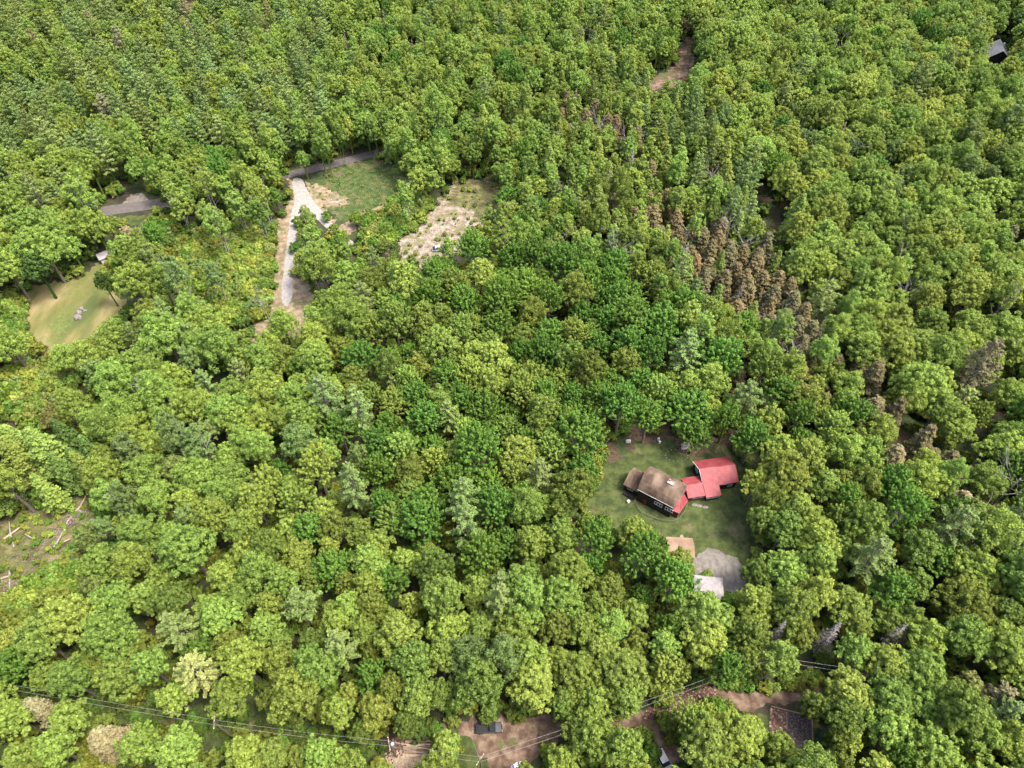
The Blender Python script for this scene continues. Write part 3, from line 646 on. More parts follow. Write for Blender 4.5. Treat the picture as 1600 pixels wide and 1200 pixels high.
ROCKY = mat("pale_sandy_fill", [(.3, (.13, .10, .065)), (.5, (.22, .185, .135)), (.7, (.30, .26, .21))], .55, .95, .35, 1.6, second=([(.3, (.10, .12, .04)), (.7, (.20, .15, .09))], .6, .49, .60, .16))
ASPH = mat("worn_asphalt", [(.3, (.085, .075, .070)), (.7, (.12, .107, .10))], .8, .9, .01, 10)
DRYG = mat("dry_mown_grass", [(.3, (.065, .085, .022)), (.5, (.125, .122, .036)), (.7, (.23, .185, .085))], .09, .95, .1, 2.5, stretch=(1, .35, 1, -.7), second=([(.3, (.07, .10, .025)), (.7, (.14, .16, .04))], 1.2, .5, .68, .06))
GREENG = mat("fresh_field_grass", [(.3, (.030, .060, .012)), (.5, (.055, .085, .018)), (.7, (.10, .12, .034))], .5, .95, .6, 2.5, second=([(.3, (.09, .08, .035)), (.7, (.15, .12, .06))], 1.2, .54, .64, .15))
SLASHG = mat("cut_over_ground", [(.3, (.075, .055, .035)), (.5, (.09, .095, .03)), (.62, (.13, .13, .045)), (.75, (.2, .14, .1))], .35, .95, .3, 2.2)
sheet("lawn", [(905, 830), (915, 740), (935, 690), (975, 655), (1060, 672), (1140, 680), (1175, 720), (1190, 810), (1200, 900), (1185, 960), (1120, 975), (1060, 940), (1000, 880)], .03, LAWN, .5)
sheet("leaf_litter", [(935, 712), (950, 680), (990, 640), (1060, 655), (1150, 660), (1160, 705), (1120, 700), (1085, 716), (1045, 696), (1010, 690), (985, 700), (960, 725)], .05, LEAFLIT, .7)
sheet("gravel_yard", [(1086, 868), (1100, 858), (1130, 860), (1155, 878), (1170, 905), (1172, 935), (1150, 925), (1085, 912), (1060, 890)], .07, GRAVEL, .35)
sheet("dirt_road", [(600, 1215), (640, 1150), (700, 1125), (790, 1122), (870, 1118), (960, 1112), (1010, 1108), (1060, 1082), (1110, 1062), (1130, 1082), (1200, 1078), (1290, 1064), (1380, 1050), (1380, 1075), (1290, 1088), (1200, 1105), (1120, 1122), (1070, 1165), (1060, 1230), (1020, 1230), (1015, 1150), (960, 1142), (880, 1150), (800, 1215), (700, 1230)], .03, DIRT, .35)
sheet("bark_mulch", [(1010, 1108), (1060, 1083), (1110, 1064), (1128, 1085), (1100, 1100), (1060, 1108), (1020, 1122)], .06, MULCH, .5)
sheet("grass_verge", [(700, 1140), (730, 1150), (745, 1180), (770, 1200), (760, 1230), (690, 1230)], .05, LAWN, .5)
sheet("roadside_grass", [(830, 1210), (870, 1165), (1000, 1160), (1000, 1230), (830, 1230)], .055, LAWN, .5)
sheet("garden_lawn", [(1140, 1130), (1280, 1095), (1290, 1140), (1400, 1150), (1400, 1240), (1200, 1240)], .045, LAWN, .5)
sheet("power_line_clearing", [(-40, 1050), (110, 1075), (400, 1122), (600, 1152), (610, 1195), (480, 1175), (300, 1160), (90, 1110), (-40, 1090)], .03, LAWN, .8)
sheet("bare_earth_bank", [(85, 1078), (110, 1074), (138, 1084), (128, 1096), (95, 1090)], .06, LEAFLIT, .5)
sheet("tan_road_shoulder", [(448, 276), (455, 282), (520, 372), (610, 395), (600, 420), (520, 390), (486, 300), (478, 330), (482, 440), (500, 480), (470, 520), (430, 560), (380, 560), (398, 505), (424, 430), (438, 345), (455, 300)], .03, SAND, .5)
sheet("gravel_driveway", [(454, 279), (472, 277), (483, 305), (510, 340), (530, 360), (560, 385), (545, 390), (515, 360), (485, 335), (470, 322), (458, 420), (457, 478), (437, 478), (446, 400), (453, 340), (462, 310)], .07, WHITEG, .12, .8, 2)
sheet("field_grass", [(480, 290), (520, 265), (580, 247), (640, 240), (660, 290), (600, 330), (545, 355), (520, 335), (500, 322), (530, 320), (540, 310), (510, 305)], .05, GREENG, .6)
sheet("bare_earth", [(478, 283), (500, 290), (530, 305), (545, 318), (520, 325), (505, 322), (522, 345), (540, 362), (520, 368), (490, 325)], .065, SAND, .5)
sheet("pale_sand_patch", [(508, 308), (525, 304), (541, 308), (538, 317), (515, 318)], .08, ROCKY, .4)
sheet("sandy_path", [(530, 355), (560, 335), (610, 315), (625, 322), (570, 350), (545, 368)], .07, SAND, .4)
sheet("sandy_clearing", [(600, 395), (635, 362), (675, 328), (705, 285), (770, 278), (790, 320), (755, 355), (735, 385), (700, 402), (650, 425), (620, 415)], .05, ROCKY, .8)
sheet("brown_bank", [(700, 320), (712, 286), (745, 276), (785, 280), (790, 322), (750, 348), (735, 330)], .08, SLASHG, .9)
road = [(-120, 352), (60, 338), (160, 330), (262, 316), (350, 296), (450, 273), (520, 257), (585, 240), (700, 205), (800, 170)]
sheet("paved_road", [(x, y + (-5.5 if x > 300 else -7)) for x, y in road] + [(x, y + (5.5 if x > 300 else 8)) for x, y in reversed(road)], .09, ASPH, .04, 2)
sheet("road_apron", [(190, 322), (205, 303), (225, 302), (235, 318), (230, 325)], .06, GRAVEL, .3)
sheet("road_verge", [(150, 345), (262, 330), (275, 352), (180, 352)], .05, LAWN, .5)
sheet("meadow", [(-60, 470), (40, 450), (90, 440), (140, 425), (160, 395), (180, 400), (180, 460), (210, 485), (160, 530), (130, 550), (50, 560), (30, 515), (-60, 520)], .04, DRYG, .6)
sheet("cut_over_clearing", [(-60, 840), (60, 790), (110, 765), (160, 755), (145, 815), (130, 870), (100, 920), (40, 960), (-60, 970)], .04, SLASHG, .8)
sheet("brown_scrub_ground", [(-40, 580), (60, 565), (140, 590), (120, 650), (-40, 670)], .03, SLASHG, .8)
sheet("thicket_ground", [(240, 335), (330, 360), (440, 340), (440, 440), (410, 530), (330, 520), (250, 440)], .02, GREENG, .8)
sheet("north_dirt_road", [(1000, 140), (1012, 122), (1045, 112), (1064, 86), (1064, 10), (1076, 10), (1084, 84), (1084, 128), (1050, 140)], .04, DIRT, .5)
sheet("forest_track", [(1176, 262), (1186, 264), (1216, 335), (1235, 375), (1315, 470), (1420, 680), (1540, 820), (1530, 825), (1400, 700), (1300, 485), (1220, 382), (1200, 345)], .04, LEAFLIT, .4)
sheet("far_clearing", [(275, -8), (315, -8), (318, 18), (285, 20)], .04, DRYG, .5)

# ------------------------------------------------------------------ OBJECTS
exec_objects = True
DARKW = mat("dark_stained_wall", (.016, .011, .010), 2, .7, .02, 6, stretch=(1, 1, .15))
REDW = mat("dark_red_wall", (.12, .022, .018), 2, .7)
BROOF = mat("weathered_brown_shingles", [(.3, (.060, .038, .024)), (.5, (.125, .085, .056)), (.7, (.185, .135, .095))], .4, .9, .03, 6, stretch=(1.0, .45, .45, .55))
TROOF = mat("tan_shingles", [(.3, (.20, .13, .085)), (.7, (.30, .20, .135))], .5, .9, .02, 6)
RROOF = mat("red_metal_roof", [(.3, (.20, .032, .038)), (.6, (.245, .048, .052)), (.9, (.28, .075, .075))], .8, .6, .0)
WHITE = mat("white_paint", (.55, .55, .53), 4, .5); GLASS = mat("dark_glass", (.03, .04, .05), 2, .12, spec=.6)
GREYROOF = mat("grey_metal_roof", (.20, .203, .215), .8, .45, metallic=.2); PALEROOF = mat("pale_canopy_cover", (.30, .27, .268), 1.5, .7)
STONE = mat("pale_stone", [(.3, (.11, .10, .09)), (.7, (.23, .215, .19))], 4, .9); WOOD = mat("sawn_wood", [(.3, (.16, .11, .075)), (.7, (.30, .22, .15))], 3, .85)
CUTW = mat("fresh_split_wood", [(.3, (.28, .2, .13)), (.7, (.5, .4, .3))], 5, .85); BRICK = mat("reddish_brick", (.30, .13, .09), 4, .9)
TYRE = mat("tyre_rubber", (.02, .02, .02), 5, .9); BLACKP = mat("black_car_paint", (.015, .016, .02), 2, .25, spec=.6); WHITEP = mat("white_car_paint", (.5, .51, .52), 2, .25, spec=.5)
STEEL = mat("galvanised_steel", (.45, .46, .48), 3, .4, metallic=.7); POLEW = mat("pole_wood", (.16, .12, .09), 4, .9); WIRE = mat("weathered_cable", (.26, .26, .25), 3, .6)
TEAL = mat("teal_tarp", (.05, .12, .12), 3, .6); SOIL = mat("dark_garden_soil", [(.3, (.035, .026, .03)), (.6, (.08, .062, .06)), (.75, (.2, .17, .15))], 3, .95, .1, 6)

def window(parent, u0, u1, z0, z1, to3, out, panes=2):
    """white framed window on a wall; to3(u,z,d) -> world-local point, d metres proud of the wall"""
    fr = MB(); t = .13
    def bar(ua, ub, za, zb):
        q = [to3(ua, za, .0), to3(ub, za, .0), to3(ub, zb, .0), to3(ua, zb, .0)]; w = [to3(ua, za, .07), to3(ub, za, .07), to3(ub, zb, .07), to3(ua, zb, .07)]
        fr.add(q + w, [(4, 5, 6, 7), (3, 2, 1, 0), (0, 1, 5, 4), (1, 2, 6, 5), (2, 3, 7, 6), (3, 0, 4, 7)])
    bar(u0, u1, z1 - t, z1); bar(u0, u1, z0, z0 + t)
    n = panes
    for k in range(n + 1):
        u = u0 + (u1 - u0 - t) * k / n; bar(u, u + t, z0 + t, z1 - t)
    w = fr.build("window", WHITE, parent)
    g = MB(); g.add([to3(u0 + .03, z0 + .03, .02), to3(u1 - .03, z0 + .03, .02), to3(u1 - .03, z1 - .03, .02), to3(u0 + .03, z1 - .03, .02)], [(0, 1, 2, 3)]); g.build("pane", GLASS, w)
    return w

# ---- the farmhouse: bow-roofed main block, lower west addition, red-roofed east wing
def frame_of(a, b):
    d = (b - a); L = d.length; d.normalize(); return d, Vector((-d.y, d.x, 0)), L
E0 = at(880 + 412 / 3.53, 620 + 508 / 3.53, 5.3); E1 = at(880 + 610 / 3.53, 620 + 611 / 3.53, 5.3)      # front eave of the main block
ax, nb, ML = frame_of(E0, E1); yaw = math.atan2(ax.y, ax.x)
H = empty("farmhouse", (E0.x, E0.y, 0), yaw, "black-walled farmhouse with bowed brown shingle roof and red metal roofed wing on the lawn", "house")
W = 7.4
def loc(x, y, z): return (x, y, z)          # local: x along the eave, y toward the back
prof = [(y, z + .75) for y, z in [(-.12, 4.55), (.3, 5.3), (.95, 6.1), (1.9, 6.75), (2.9, 7.15), (3.7, 7.35), (4.5, 7.15), (5.5, 6.75), (6.45, 6.1), (7.15, 5.3), (7.6, 4.55)]]
b = MB(); n = len(prof)
wl = [(0.1, .0), (.1, 5.2)] + [(max(.34, min(W - .34, y)), z - .2) for y, z in prof[1:-1]] + [(W - .1, 5.2), (W - .1, .0)]
k = len(wl); b.add([(.3, y, z) for y, z in wl] + [(ML - .3, y, z) for y, z in wl], [tuple(range(k - 1, -1, -1)), tuple(range(k, 2 * k)), (0, 1, k + 1, k), (k - 2, k - 1, 2 * k - 1, 2 * k - 2)])
b.build("wall", DARKW, H)
b = MB()
for j in range(n - 1):
    (y0, z0), (y1, z1) = prof[j], prof[j + 1]
    e0 = .35 * (1 - abs((y0 - 3.7) / 4.05)); e1 = .35 * (1 - abs((y1 - 3.7) / 4.05))
    b.add([(-e0, y0, z0), (ML + e0 * 2.2, y0, z0), (ML + e1 * 2.2, y1, z1), (-e1, y1, z1), (-e0, y0, z0 - .14), (ML + e0 * 2.2, y0, z0 - .14), (ML + e1 * 2.2, y1, z1 - .14), (-e1, y1, z1 - .14)],
          [(0, 1, 2, 3), (7, 6, 5, 4), (0, 4, 5, 1), (1, 5, 6, 2), (3, 2, 6, 7), (0, 3, 7, 4)])
rf = b.build("roof", BROOF, H)
b = MB(); b.box((ML * .66, 3.9, 8.25), (1.5, .9, .35)); b.build("skylight", PALEROOF, rf)
b = MB(); b.box((ML * .62, 4.35, 8.4), (.5, .5, .8)); b.build("chimney", BRICK, rf)
b = MB(); b.box((ML / 2, -.17, 5.2), (ML + .02, .06, .16)); b.build("gutter", WHITE, H)
for u in (4.7, 7.5): window(H, u, u + 2.1, 2.6, 3.9, lambda a, z, d: (a, .1 - d, z), None, 3)
b = MB(); b.box((2.4, .06, 1.05), (.95, .1, 2.05)); dr = b.build("door", REDW, H)
b = MB(); b.box((2.75, -.02, 1.0), (.06, .08, .12)); b.build("handle", STEEL, dr)
# west addition
aw = MB(); ax0, ax1 = -4.0, .0
aw.add([(ax0 + .3, 1.2, 0), (.2, 1.2, 0), (.2, 6.2, 0), (ax0 + .3, 6.2, 0), (ax0 + .3, 1.2, 3.0), (.2, 1.2, 3.0), (.2, 6.2, 3.0), (ax0 + .3, 6.2, 3.0), (ax0 + .3, 3.7, 4.5), (.2, 3.7, 4.5)],
       [(0, 1, 5, 4), (2, 3, 7, 6), (0, 4, 8, 7, 3), (1, 2, 6, 9, 5)])
aw.build("wall", DARKW, H)
b = MB(); b.slab([(ax0, .7, 2.85), (.22, .7, 2.85), (.22, 3.7, 4.72), (ax0, 3.7, 4.72)], .12); b.slab([(ax0, 3.7, 4.72), (.22, 3.7, 4.72), (.22, 6.7, 2.85), (ax0, 6.7, 2.85)], .12)
b.build("roof", BROOF, H)
window(H, -2.9, -1.3, 1.2, 2.2, lambda a, z, d: (a, 1.2 - d, z), None, 2)
b = MB(); b.box((-1.8, .3, .45), (3.0, 1.3, .12))
for px_ in (-3.2, -.4): b.box((px_, -.25, .2), (.12, .12, .4)); b.box((px_, -.25, .95), (.1, .1, .9))
b.box((-1.8, -.25, 1.38), (2.9, .08, .08)); b.build("porch", DARKW, H)
# red wing, its own axis
def hl(px, py, z):        # photo point at height z -> house local
    p = at(px, py, z); d = p - Vector((E0.x, E0.y, 0)); return Vector((d.x * ax.x + d.y * ax.y, d.x * nb.x + d.y * nb.y, z))
def Z(x, y): return 880 + x / 3.53, 620 + y / 3.53
r0 = hl(*Z(752, 403), 4.9); r1 = hl(*Z(948, 372), 4.9)         # ridge of the wing
rd = (r1 - r0).normalized(); rn = Vector((-rd.y, rd.x, 0)); RL = (r1 - r0).length
def wing_roof(bm, u0, u1, v0, z0, v1, z1, th=.12):
    q = [r0 + rd * u0 + rn * v0, r0 + rd * u1 + rn * v0, r0 + rd * u1 + rn * v1, r0 + rd * u0 + rn * v1]
    q[0].z = q[1].z = z0; q[2].z = q[3].z = z1; bm.slab([tuple(p) for p in q], th)
def wing_wall(bm, u0, u1, v0, v1, h0, h1, hr=None):
    q = [r0 + rd * u + rn * v for u, v in ((u0, v0), (u1, v0), (u1, v1), (u0, v1))]
    hs = (h0, h0, h1, h1); V = [(p.x, p.y, 0) for p in q] + [(p.x, p.y, h) for p, h in zip(q, hs)]
    if hr is None: bm.add(V, [(0, 1, 5, 4), (1, 2, 6, 5), (2, 3, 7, 6), (3, 0, 4, 7)])
    else:
        a = r0 + rd * u0; c = r0 + rd * u1; V += [(a.x, a.y, hr), (c.x, c.y, hr)]; bm.add(V, [(0, 1, 5, 4), (1, 2, 6, 9, 5), (2, 3, 7, 6), (3, 0, 4, 8, 7)])
b = MB(); wing_wall(b, .25, RL - .25, -3.6, 3.4, 3.0, 3.1, 4.72); wing_wall(b, .3, 3.6, -6.1, -3.6, 2.0, 3.0); b.build("wing_wall", DARKW, H)
b = MB(); wing_roof(b, 0, RL, -4.0, 3.0, 0, 4.9); wing_roof(b, 0, RL, 0, 4.9, 3.8, 3.0)
wr = b.build("wing_roof", RROOF, H)
b = MB(); wing_roof(b, -.05, 3.9, -6.5, 2.25, .15, 5.06); b.build("porch_roof", RROOF, H)
s2 = MB()
for i in range(1, 18):
    u = RL * i / 18
    if u > 4: q = [r0 + rd * u + rn * -4.0, r0 + rd * u + rn * 0]; q[0].z = 3.02; q[1].z = 4.92; s2.tube(q, .03, 4)
    q = [r0 + rd * u + rn * 3.8, r0 + rd * u]; q[0].z = 3.02; q[1].z = 4.92; s2.tube(q, .03, 4)
s2.build("seam", RROOF, wr)
tr = MB()
for v0, z0, v1, z1 in ((-4.0, 3.03, 0, 4.93), (3.8, 3.03, 0, 4.93)):
    q = [r0 + rd * -.05 + rn * v0, r0 + rd * -.05 + rn * v1]; q[0].z = z0; q[1].z = z1; tr.tube(q, .09, 4)
tr.build("gable_trim", WHITE, H)
def wall_uv(u, v, d=0, axis='front'):
    return None
def win_front(u0, u1, z0, z1, v, panes):
    def f(a, z, d):
        p = r0 + rd * a + rn * (v - d); return (p.x, p.y, z)
    window(H, u0, u1, z0, z1, f, None, panes)
win_front(.4, 1.9, .9, 1.9, -6.1, 3); win_front(2.0, 3.5, .9, 1.9, -6.1, 3); win_front(4.6, 6.4, 2.1, 2.75, -3.6, 3); win_front(6.8, 8.0, .9, 1.9, -3.6, 2)
def f_gable(a, z, d):
    p = r0 + rd * (.25 - d) + rn * a; return (p.x, p.y, z)
window(H, .6, 2.2, 2.2, 3.4, lambda a, z, d: f_gable(1.4 - (a - 1.4), z, d), None, 2)
# low connector between main block and wing
cA = hl(*Z(690, 530), 2.3); cB = r0 + rd * .1 + rn * -5.4
cd_ = Vector((rd.x, rd.y, 0))
c0 = r0 + rd * -3.6; 
b = MB()
def conn(v0, z0, v1, z1):
    q = [r0 + rd * -4.5 + rn * v0, r0 + rd * .6 + rn * v0, r0 + rd * .6 + rn * v1, r0 + rd * -4.5 + rn * v1]; q[0].z = q[1].z = z0; q[2].z = q[3].z = z1; b.slab([tuple(p) for p in q], .1)
conn(-5.9, 2.35, -2.9, 3.6); conn(-2.9, 3.6, -.2, 2.6); b.build("link_roof", RROOF, H)
b = MB(); wing_wall(b, -4.4, .25, -5.5, -.5, 2.3, 2.55); b.build("link_wall", REDW, H)
win_front(-3.1, -1.7, 1.0, 1.9, -5.5, 3); win_front(-1.5, -.1, 1.0, 1.9, -5.5, 3)
b = MB(); b.slab([(ML - .1, .6, 2.9), (ML + 1.5, .9, 2.6), (ML + 1.9, 5.2, 2.9), (ML - .1, 5.4, 5.2)], .12); b.build("link_roof", RROOF, H)
b = MB(); b.box((ML + .55, 2.2, 1.25), (1.5, 2.6, 2.5)); b.build("link_wall", REDW, H)

def Hw(x, y, z=0): return Vector((E0.x, E0.y, 0)) + ax * x + nb * y + Vector((0, 0, z))
# low wire garden fence in front of the house
G = empty("wire_garden_fence", Hw(4, -2.5), 0, "low pale wire fence curving round the bed before the farmhouse", "fence")
pts = [at(*Z(x, y)) for x, y in ((398, 595), (430, 640), (480, 665), (540, 685), (600, 692), (640, 675), (668, 635), (680, 605))]
b = MB(); o_ = G.location
for z in (.35, .7): b.tube([(p.x - o_.x, p.y - o_.y, z) for p in pts], .035, 4)
b.build("wire", STONE, G)
for p in pts:
    b = MB(); b.tube([(p.x - o_.x, p.y - o_.y, 0), (p.x - o_.x, p.y - o_.y, .95)], .05, 5); b.build("post", WOOD, G)
# white propane tank / pale urn
def lathe(bm, pf, c=(0, 0, 0), n=14):
    vs = []; 
    for r_, z in pf:
        for k in range(n): vs.append((c[0] + r_ * math.cos(6.283 * k / n), c[1] + r_ * math.sin(6.283 * k / n), c[2] + z))
    fs = [(i * n + k, i * n + (k + 1) % n, (i + 1) * n + (k + 1) % n, (i + 1) * n + k) for i in range(len(pf) - 1) for k in range(n)]
    bm.add(vs, fs + [tuple(range(n - 1, -1, -1)), tuple((len(pf) - 1) * n + k for k in range(n))])
p = at(*Z(358, 583)); b = MB(); lathe(b, [(.25, 0), (.3, .1), (.22, .3), (.36, .65), (.4, .8), (.3, .85)]); b.build("garden_urn", WHITE, label="small white garden urn on the grass left of the farmhouse", cat="urn").location = p
p = at(*Z(858, 548)); b = MB(); lathe(b, [(.16, 0), (.2, .1), (.12, .5), (.24, 1.0), (.3, 1.1)]); b.build("bird_bath", WHITE, label="white pedestal bird bath by the red-roofed wing", cat="bird bath").location = p
for i, (x, y, lb) in enumerate(((725, 597, 'left'), (752, 603, 'middle'), (785, 610, 'right'))):
    p = at(*Z(x, y)); b = MB(); lathe(b, [(.55, -.05), (.6, .08), (.4, .16)], n=9); o = b.build("stepping_stone", STONE, label=f"flat pale stepping stone, {lb} of three below the red-roofed wing", cat="stone", group="stepping stones"); o.location = p; o.scale = (1.2, .7, 1)
# bench swing at the edge of the wood
p = at(*Z(668, 290)); S_ = empty("garden_swing", p, .2, "white wooden bench swing at the wood edge behind the house", "garden swing")
b = MB(); b.box((0, 0, .5), (1.9, .6, .06)); b.build("seat", WHITE, S_)
b = MB(); b.box((0, .3, .85), (1.9, .06, .6)); b.build("backrest", WHITE, S_)
b = MB(); b.box((0, .05, 1.95), (2.3, 1.3, .05)); b.build("canopy", PALEROOF, S_)
for sx in (-1.05, 1.05):
    b = MB(); b.tube([(sx, -.6, 0), (sx, 0, 1.93)], .05, 5); b.tube([(sx, .6, 0), (sx, 0, 1.93)], .05, 5); b.build("frame", WOOD, S_)
for i, (x, y, lb) in enumerate(((524, 245, 'upper'), (530, 262, 'lower'))):
    p = at(*Z(x, y - 6)); b = MB(); lathe(b, [(.28, 0), (.34, .2), (.34, .8), (.3, .9)], n=10); b.build("plastic_drum", WHITE, label=f"white drum under the trees behind the farmhouse, {lb} of two", cat="drum", group="white drums").location = p
p = at(*Z(358, 250)); b = MB(); b.box((0, 0, .35), (1.3, .7, .7)); b.box((.1, 0, .8), (.9, .5, .2)); b.build("cooler_box", WHITE, label="white box at the wood edge above the farmhouse lawn", cat="box").location = p
# stone fire ring
p = at(*Z(625, 325)); FR = empty("fire_ring", p, 0, "ring of small stones round bare earth behind the red wing", "fire ring")
for k in range(16):
    a = 6.283 * k / 16; b = MB(); lathe(b, [(.16, 0), (.2, .1), (.1, .2)], (math.cos(a) * 2.9, math.sin(a) * 1.9, 0), 6); b.build("stone", STONE, FR)

# ---- sheds
def gable_shed(name, c, rz, L, Wd, hw, hr, rm, wm, label, cat, over=.35):
    o = empty(name, c, rz, label, cat)
    b = MB(); x, y = L / 2 - over, Wd / 2 - over
    b.add([(-x, -y, 0), (x, -y, 0), (x, y, 0), (-x, y, 0), (-x, -y, hw), (x, -y, hw), (x, y, hw), (-x, y, hw), (-x, 0, hr - .1), (x, 0, hr - .1)], [(0, 1, 5, 4), (2, 3, 7, 6), (0, 4, 8, 7, 3), (1, 2, 6, 9, 5)])
    b.build("wall", wm, o)
    b = MB(); b.slab([(-L / 2, -Wd / 2, hw - .1), (L / 2, -Wd / 2, hw - .1), (L / 2, 0, hr), (-L / 2, 0, hr)], .1); b.slab([(-L / 2, 0, hr), (L / 2, 0, hr), (L / 2, Wd / 2, hw - .1), (-L / 2, Wd / 2, hw - .1)], .1)
    b.build("roof", rm, o)
    b = MB(); b.box((x + .03, 0, 1.0), (.08, 1.1, 2.0)); d = b.build("door", WOOD, o)
    b = MB(); b.box((x + .1, .4, 1.0), (.06, .06, .14)); b.build("handle", STEEL, d)
    window(o, -1.0, .2, 1.1, 1.9, lambda a, z, dd: (a, -y - dd, z), None, 2)
    return o
gable_shed("garden_shed", at(1062, 857, 1.5) - Vector((0, 0, 1.5)), -.06, 6.2, 5.0, 2.3, 3.2, TROOF, DARKW, "small shed with tan shingle roof beside the gravel parking area", "shed")
p = at(1066, 836, 2.6); p.z = 0
sh = empty("rain_barrel", p, 0, "reddish barrel behind the tan-roofed shed", "barrel"); b = MB(); lathe(b, [(.4, 0), (.52, .5), (.52, 1.2), (.42, 1.9)]); b.build("body", BRICK, sh); b = MB(); lathe(b, [(.46, 1.9), (.46, 2.0)]); b.build("lid", WOOD, sh)
# canopy
p = at(1108, 917, 2.4); p.z = 0
cn = empty("car_canopy", p, -.12, "white fabric car canopy below the gravel parking area", "canopy")
b = MB(); b.add([(-3.2, -2.6, 2.2), (3.2, -2.6, 2.2), (3.2, 2.6, 2.2), (-3.2, 2.6, 2.2), (-1.4, 0, 3.2), (1.4, 0, 3.2)], [(0, 1, 5, 4), (1, 2, 5), (2, 3, 4, 5), (3, 0, 4)]); b.slab([(-3.2, -2.6, 2.198), (3.2, -2.6, 2.198), (3.2, 2.6, 2.198), (-3.2, 2.6, 2.198)], .22); b.build("cover", PALEROOF, cn)
for sx in (-3, 3):
    for sy in (-2.4, 2.4):
        b = MB(); b.tube([(sx, sy, 0), (sx, sy, 2.0)], .05, 6); b.build("leg", STEEL, cn)
o = gable_shed("grey_house", at(1558, 84, 4) - Vector((0, 0, 4)), 1.25, 13, 9, 4.6, 8.0, GREYROOF, DARKW, "far house with steep grey metal roof among the trees at the top right", "house", .5)
b = MB(); b.box((2.5, -1.4, 7.2), (.7, .7, 1.6)); b.build("chimney", WHITE, o)
gable_shed("white_shed", at(164, 398, 2) - Vector((0, 0, 2)), .7, 5.0, 4.0, 2.3, 3.3, PALEROOF, WHITE, "white-roofed shed at the top of the tan meadow", "shed")
gable_shed("roadside_cabin", at(288, -2, 2) - Vector((0, 0, 2)), .3, 7, 5, 2.5, 4.2, RROOF, WOOD, "tiny red-roofed cabin beside the small clearing at the top edge", "cabin")

# ---- vehicles
def vehicle(name, loc_, rz, L, Wd, Ht, paint, label, cat, style='suv'):
    o = empty(name, loc_, rz, label, cat)
    x = L / 2; hb = Ht * .55
    if style == 'pickup': top = [(-.05, .52), (.05, .98), (.30, 1.0), (.44, .58)]
    elif style == 'car': top = [(-.94, .60), (-.55, .97), (.18, 1.0), (.55, .62)]
    else: top = [(-.96, .62), (-.82, .97), (.22, 1.0), (.5, .60)]
    body = MB(); n = 8; rows = []
    prof_ = [(-1, .22), (-1.0, .5), (-.96, .56), (.5, .55), (.93, .48), (1.0, .38), (.98, .2)]
    vs = []
    for s_, ins in ((-1, .08), (-1, 0), (1, 0), (1, .08)):
        pass
    for yy, zz_ in ((-1, 1), (1, 1)):
        for px_, pz_ in prof_: vs.append((px_ * x, yy * Wd / 2 * (.97 if abs(px_) > .9 else 1), pz_ * Ht))
    m_ = len(prof_); body.add(vs, [tuple(range(m_)), tuple(range(2 * m_ - 1, m_ - 1, -1))] + [(i, i + m_, (i + 1) % m_ + m_, (i + 1) % m_) for i in range(m_)])
    bo = body.build("body", paint, o); md = bo.modifiers.new("bevel", 'BEVEL'); md.width = .07; md.segments = 2
    if style == 'pickup':
        t = MB(); t.box((-x * .53, 0, hb + .0), (x * .86, Wd * .8, .03)); t.build("bed", TYRE, o)
        for sy in (-1, 1):
            pass
    c = MB(); w0, w1 = Wd / 2 * .93, Wd / 2 * .74
    q = []
    for (tx, tz), ww in zip(top, (w0, w1, w1, w0)):
        q += [(tx * x, -ww, tz * Ht - .02), (tx * x, ww, tz * Ht - .02)]
    c.add(q, [(0, 1, 3, 2), (4, 5, 7, 6), (0, 2, 4, 6), (1, 7, 5, 3)]); c.build("windows", GLASS, o)
    rf_ = MB(); a_, b_ = top[1], top[2]; rf_.box(((a_[0] + b_[0]) / 2 * x, 0, Ht - .0), ((b_[0] - a_[0]) * x * 1.02, w1 * 2 + .06, .07)); r2 = rf_.build("roof", paint, o); md = r2.modifiers.new("bevel", 'BEVEL'); md.width = .03
    for sx in (-.62, .62):
        for sy in (-1, 1):
            t = MB(); r_ = Ht * .2; t.tube([(sx * x, sy * (Wd / 2 - .22), r_), (sx * x, sy * (Wd / 2 + .01), r_)], r_, 14); wh = t.build("wheel", TYRE, o)
            t = MB(); t.tube([(sx * x, sy * (Wd / 2 - .05), r_), (sx * x, sy * (Wd / 2 + .025), r_)], r_ * .58, 10); t.build("rim", STEEL, wh)
    for sy in (-.68, .68):
        t = MB(); t.box((x * .99, sy * Wd / 2, Ht * .42), (.06, .36, .14)); t.build("headlight", WHITE, o)
        t = MB(); t.box((-x * 1.0, sy * Wd / 2, Ht * .46), (.06, .3, .16)); t.build("tail_light", REDW, o)
        t = MB(); t.box((top[3][0] * x - .15, math.copysign(Wd / 2 + .08, sy), Ht * .6), (.1, .2, .13)); t.build("mirror", paint, o)
    return o
vehicle("pickup_truck", at(764, 1137, .8) - Vector((0, 0, .8)), .05, 5.3, 1.95, 1.75, BLACKP, "dark pickup truck parked half under the trees on the dirt road", "pickup truck", 'pickup')
vehicle("parked_car", at(1037, 1188, .8) - Vector((0, 0, .8)), R(-65), 4.7, 1.85, 1.6, WHITEP, "white car parked off the dirt road at the bottom edge", "car")
vehicle("parked_car", at(686, 388, .8) - Vector((0, 0, .8)), R(8), 4.7, 1.85, 1.55, WHITEP, "white car parked alone in the sandy clearing", "car", 'car')
vehicle("parked_car", at(131, 384, .8) - Vector((0, 0, .8)), R(70), 4.6, 1.85, 1.5, BLACKP, "dark car half hidden by trees above the tan meadow", "car", 'car')
